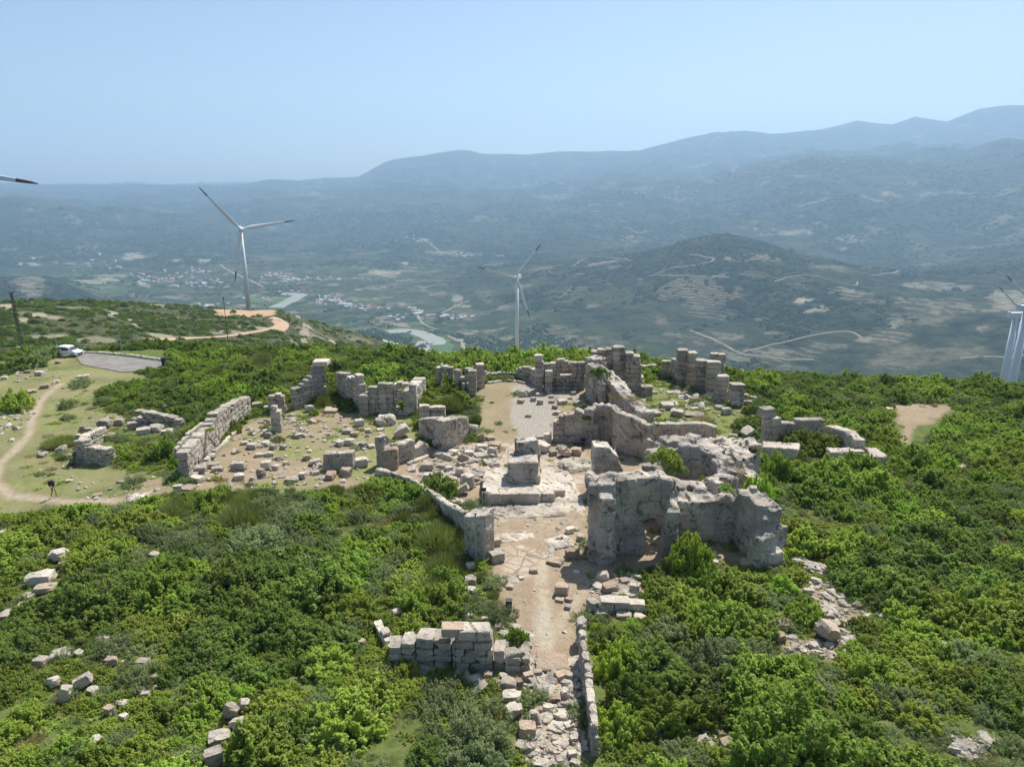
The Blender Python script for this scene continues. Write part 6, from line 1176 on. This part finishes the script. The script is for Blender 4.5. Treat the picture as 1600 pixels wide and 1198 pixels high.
# the rest of the scrub: one geometry-nodes object per kind of growth
def scatter(name, label, pts, kinds, cat='scrub', zoff=-.05):
    """pts: (x, y, radius)"""
    pr = [q for kd in kinds for q in PROTO[kd]]; srcs = []
    for me, st_, R, H in pr:
        src = next((o for o in COL.objects if o.data == me), None)
        if src is None: src = bush_obj(kinds[0], pts[0][0], pts[0][1], R, 'first ' * (len(srcs) == 0) + 'small green weed ' + ('with thin leaves' if len(srcs) % 2 else 'with round leaves') + ' on open ground of ' + name.replace('_', ' '))
        srcs.append((src, R))
    A = np.array([(x_, y_, R) for x_, y_, R in pts]); z = TZ(A[:, 0], A[:, 1]) + zoff
    me = bpy.data.meshes.new(name); me.vertices.add(len(A)); me.vertices.foreach_set('co', np.stack([A[:, 0], A[:, 1], z], 1).astype(np.float32).ravel())
    ix_ = rs.integers(0, len(srcs), len(A)); a = me.attributes.new('ix', 'INT', 'POINT'); a.data.foreach_set('value', ix_.astype(np.int32))
    rn = np.array([R for _, R in srcs])[ix_]; s = A[:, 2] / rn; a = me.attributes.new('sc', 'FLOAT_VECTOR', 'POINT'); a.data.foreach_set('vector', np.stack([s, s, s * rs.uniform(.75, 1.1, len(s))], 1).astype(np.float32).ravel())
    a = me.attributes.new('rot', 'FLOAT_VECTOR', 'POINT'); a.data.foreach_set('vector', np.stack([rs.normal(0, .06, len(s)), rs.normal(0, .06, len(s)), rs.uniform(0, 6.28, len(s))], 1).astype(np.float32).ravel())
    o = bpy.data.objects.new(name, me); COL.objects.link(o)
    ng = bpy.data.node_groups.new(name, 'GeometryNodeTree'); ng.interface.new_socket('Geometry', in_out='INPUT', socket_type='NodeSocketGeometry'); ng.interface.new_socket('Geometry', in_out='OUTPUT', socket_type='NodeSocketGeometry')
    gi = ng.nodes.new('NodeGroupInput'); go = ng.nodes.new('NodeGroupOutput'); jn = ng.nodes.new('GeometryNodeJoinGeometry'); ip = ng.nodes.new('GeometryNodeInstanceOnPoints')
    for src, R in srcs[::-1]:
        oi = ng.nodes.new('GeometryNodeObjectInfo'); oi.inputs['Object'].default_value = src; oi.inputs['As Instance'].default_value = True; oi.transform_space = 'ORIGINAL'; ng.links.new(oi.outputs['Geometry'], jn.inputs[0])
    def na(nm, ty):
        n_ = ng.nodes.new('GeometryNodeInputNamedAttribute'); n_.data_type = ty; n_.inputs['Name'].default_value = nm; return next(q for q in n_.outputs if q.enabled and q.name == 'Attribute')
    ng.links.new(gi.outputs[0], ip.inputs['Points']); ng.links.new(jn.outputs[0], ip.inputs['Instance']); ip.inputs['Pick Instance'].default_value = True
    ng.links.new(na('ix', 'INT'), ip.inputs['Instance Index']); ng.links.new(na('sc', 'FLOAT_VECTOR'), ip.inputs['Scale'])
    er = ng.nodes.new('FunctionNodeEulerToRotation'); ng.links.new(na('rot', 'FLOAT_VECTOR'), er.inputs[0]); ng.links.new(er.outputs[0], ip.inputs['Rotation'])
    ng.links.new(ip.outputs[0], go.inputs[0]); md = o.modifiers.new('scatter', 'NODES'); md.node_group = ng
    tag(o, label, cat, kind='stuff'); return o
for kd, pts in rest.items():
    scatter('scrub', f'{LOOK[kd]} scrub thicket covering the hilltop around the ruins', pts, [kd])
# low plants and grass tufts on open ground
Nt = 26000; x_ = None
tr_ = np.sqrt(rs.uniform(20**2, 115**2, Nt)); ta = rs.uniform(-.7, .7, Nt); tx, ty = tr_ * np.sin(ta), tr_ * np.cos(ta); tp, tq, _ = proj(tx, ty, TZ(tx, ty))
inc = np.zeros(Nt, bool)
dens = {'court': .2, 'northcourt': .3, 'westmeadow': .1, 'octagon': .03, 'nave': .04, 'house': .2, 'clearing': .05, 'front': .7, 'east': .9, 'w14': .8, 'tall_room': 1.0, 'rubble_b': .3, 'rock_left': .2, 'shade': .3}
rimt = np.interp(ta, AZ[:NA], LR[0][:NA])
for k, P in POLY.items():
    inside = in_poly(tx, ty, P); inc |= inside & (rs.uniform(0, 1, Nt) < dens.get(k, 0)) & ((fbm(tx / 4, ty / 4, 3, 301) > -.12) | (k in ('northcourt', 'tall_room', 'lefttop')))
outside = sdf_all(tx, ty) > 0; inc |= outside & (rs.uniform(0, 1, Nt) < .75)
inc &= tr_ < rimt + 10
for P in ([(95,600),(66,622),(52,650),(45,680),(22,705),(-2,725),(-8,755),(20,775),(60,779),(110,784),(180,782),(232,768)], [(846,1040),(850,960),(846,890),(842,850)]): inc &= seg_dist(tx, ty, wpoly(P)) > 1.1
inc &= ~in_poly(tx, ty, POLY['parking'])
idx_ = np.where(inc)[0]; grp = rs.uniform(0, 1, len(idx_))
sel = lambda lo, hi: [(tx[i], ty[i], float(rs.uniform(.22, .6))) for i, g_ in zip(idx_, grp) if lo <= g_ < hi]
scatter('low_plants', 'low green plants and weeds on the open ground of the ruins', sel(0, .45), ['tuft', 'tuft2'], 'low plants')
scatter('weeds', 'grey green weeds sprouting on the open ground', sel(.45, .75), ['grey', 'tuft'], 'low plants')
scatter('dry_grass', 'straw coloured dry grass tufts on the open ground', sel(.75, 1.0), ['dry'], 'dry grass')
# scrub on the hillside beyond (100-800 m)
Nh = 30000; hr_ = np.exp(rs.uniform(math.log(118), math.log(800), Nh)); ha = rs.uniform(-.74, .74, Nh); hx_, hy_ = hr_ * np.sin(ha), hr_ * np.cos(ha)
ri_, ai_ = polar_idx(hx_, hy_); ri_ = ri_.astype(int); ai_ = ai_.astype(int); bare = np.maximum(mask['pale'][ri_, ai_], mask['orange'][ri_, ai_])
hrim = np.interp(ha, AZ[:NA], LR[0][:NA]); okh = (hr_ > hrim + 4) & (bare < .3) & (fbm(hx_ / 40, hy_ / 40, 3, 401) + rs.normal(0, .25, Nh) > -.18)
rd = seg_dist(hx_, hy_, wpoly([(228,531),(262,531),(300,529),(340,527),(380,522),(410,517),(432,513),(445,507),(441,500),(424,499)])); okh &= rd > 7
okh &= seg_dist(hx_, hy_, wpoly([(456,489),(466,496),(478,506),(488,516),(500,522),(520,530)])) > 6; okh &= np.hypot(hx_ - G(0,0,500).x * 0 , hy_ * 0 + 1) > 0
scatter('hillside_scrub', 'dark scrub bushes dotting the hillsides behind the hilltop', [(hx_[i], hy_[i], float(rs.uniform(.8, 2.4))) for i in np.where(okh)[0]], ['dark'], 'scrub')
for (px, py, hgt, lb) in [(142,474,5,'lone round dark tree on the crest of the left hill'),(283,535,4,'round dark tree beside the dirt road bend at left'),(195,477,4,'small tree on the left hill crest between lone tree and turbine'),(100,475,3,'small dark tree on the left hill crest behind the brown field'),(365,488,4,'small dark tree just left of the left turbine base')]:
    c = cast(px, py + 3); root = empty('tree', c); tag(root, lb, 'tree'); m = MB(); m.tube((0, 0, -.5), (0, 0, hgt * .5), .18, .1, 7); m.obj('trunk', M['bark'], root)
    me = PROTO['dark'][0][0]; o = bpy.data.objects.new('crown', me); COL.objects.link(o); o.parent = root; o.location = (0, 0, hgt * .22); o.scale = (hgt / 3.2, hgt / 3.2, hgt / 2.4)
# woods on the hills 1.4 - 7 km off: small lumpy tree groups, far too many to count
V = []; F = []
for k in range(5):
    a_ = 2 * pi * k / 5; cx2, cy2, r2, h2 = cos(a_) * 5 * rg.uniform(.6, 1.3), sin(a_) * 5 * rg.uniform(.6, 1.3), rg.uniform(3.2, 5.2), rg.uniform(4.5, 8)
    b0 = len(V)
    for i in range(4):
        for j in range(7): t_ = i / 3 * pi / 2; V.append((cx2 + r2 * cos(t_) * cos(j * 2 * pi / 7 + i) * rg.uniform(.85, 1.15), cy2 + r2 * cos(t_) * sin(j * 2 * pi / 7 + i) * rg.uniform(.85, 1.15), h2 * (.15 + .85 * sin(t_)) - 1.5))
    for i in range(3):
        for j in range(7): F.append((b0 + i * 7 + j, b0 + i * 7 + (j + 1) % 7, b0 + (i + 1) * 7 + (j + 1) % 7, b0 + (i + 1) * 7 + j))
M['far_leaf'] = plain('distant_foliage', (0.035, 0.055, 0.024), 0.9, spec=0.05, var=.4, scale=.05)
wm = bpy.data.meshes.new('tree_group'); wm.from_pydata(V, [], F); wm.materials.append(M['far_leaf'])
Nw = 70000; wr_ = np.exp(rs.uniform(math.log(1300), math.log(7500), Nw)); wa_ = rs.uniform(-.72, .72, Nw); wx_, wy_ = wr_ * np.sin(wa_), wr_ * np.cos(wa_)
ri_, ai_ = polar_idx(wx_, wy_); ri_ = ri_.astype(int); ai_ = ai_.astype(int)
cov = fbm(wx_ / 420, wy_ / 420, 4, 501) + .5 * fbm(wx_ / 90, wy_ / 90, 3, 507) - .25 * mask['valley'][ri_, ai_]
okw = (mask['pale'][ri_, ai_] < .35) & (mask['field'][ri_, ai_] < .4) & ((mask['terr'][ri_, ai_] < .3) | (rs.uniform(0, 1, Nw) < .12)) & (cov + rs.normal(0, .12, Nw) > -.02)
for o_ in [o_ for o_ in COL.objects if o_.name.startswith(('valley_road', 'river')) and o_.type == 'MESH']:
    vv = np.array([(v.co.x, v.co.y) for v in o_.data.vertices]); stp = vv[::4]; bx = (wx_ > vv[:, 0].min() - 30) & (wx_ < vv[:, 0].max() + 30) & (wy_ > vv[:, 1].min() - 30) & (wy_ < vv[:, 1].max() + 30) & okw
    for i in np.where(bx)[0]:
        if (np.hypot(stp[:, 0] - wx_[i], stp[:, 1] - wy_[i]) < 13).any(): okw[i] = False
wi_ = np.where(okw)[0]; src = bpy.data.objects.new('tree_group', wm); COL.objects.link(src); c = cast(1140, 384, 1500); src.location = c; tag(src, 'group of dark trees on the top of the round hill behind the ruins', 'trees')
PROTO['wood'] = [(wm, None, 6.0, 6.0)]; LOOK['wood'] = 'dark'
scatter('far_woods', 'dark woods and orchards scattered over the valley and far hills', [(wx_[i], wy_[i], 6.0 * float(rs.uniform(.5, 1.3)) * max(1, wr_[i] / 3800)) for i in wi_], ['wood'], 'woods', zoff=-.8)
print('woods', len(wi_)); print('bushes', len(keep), 'blocks', len(blocks))
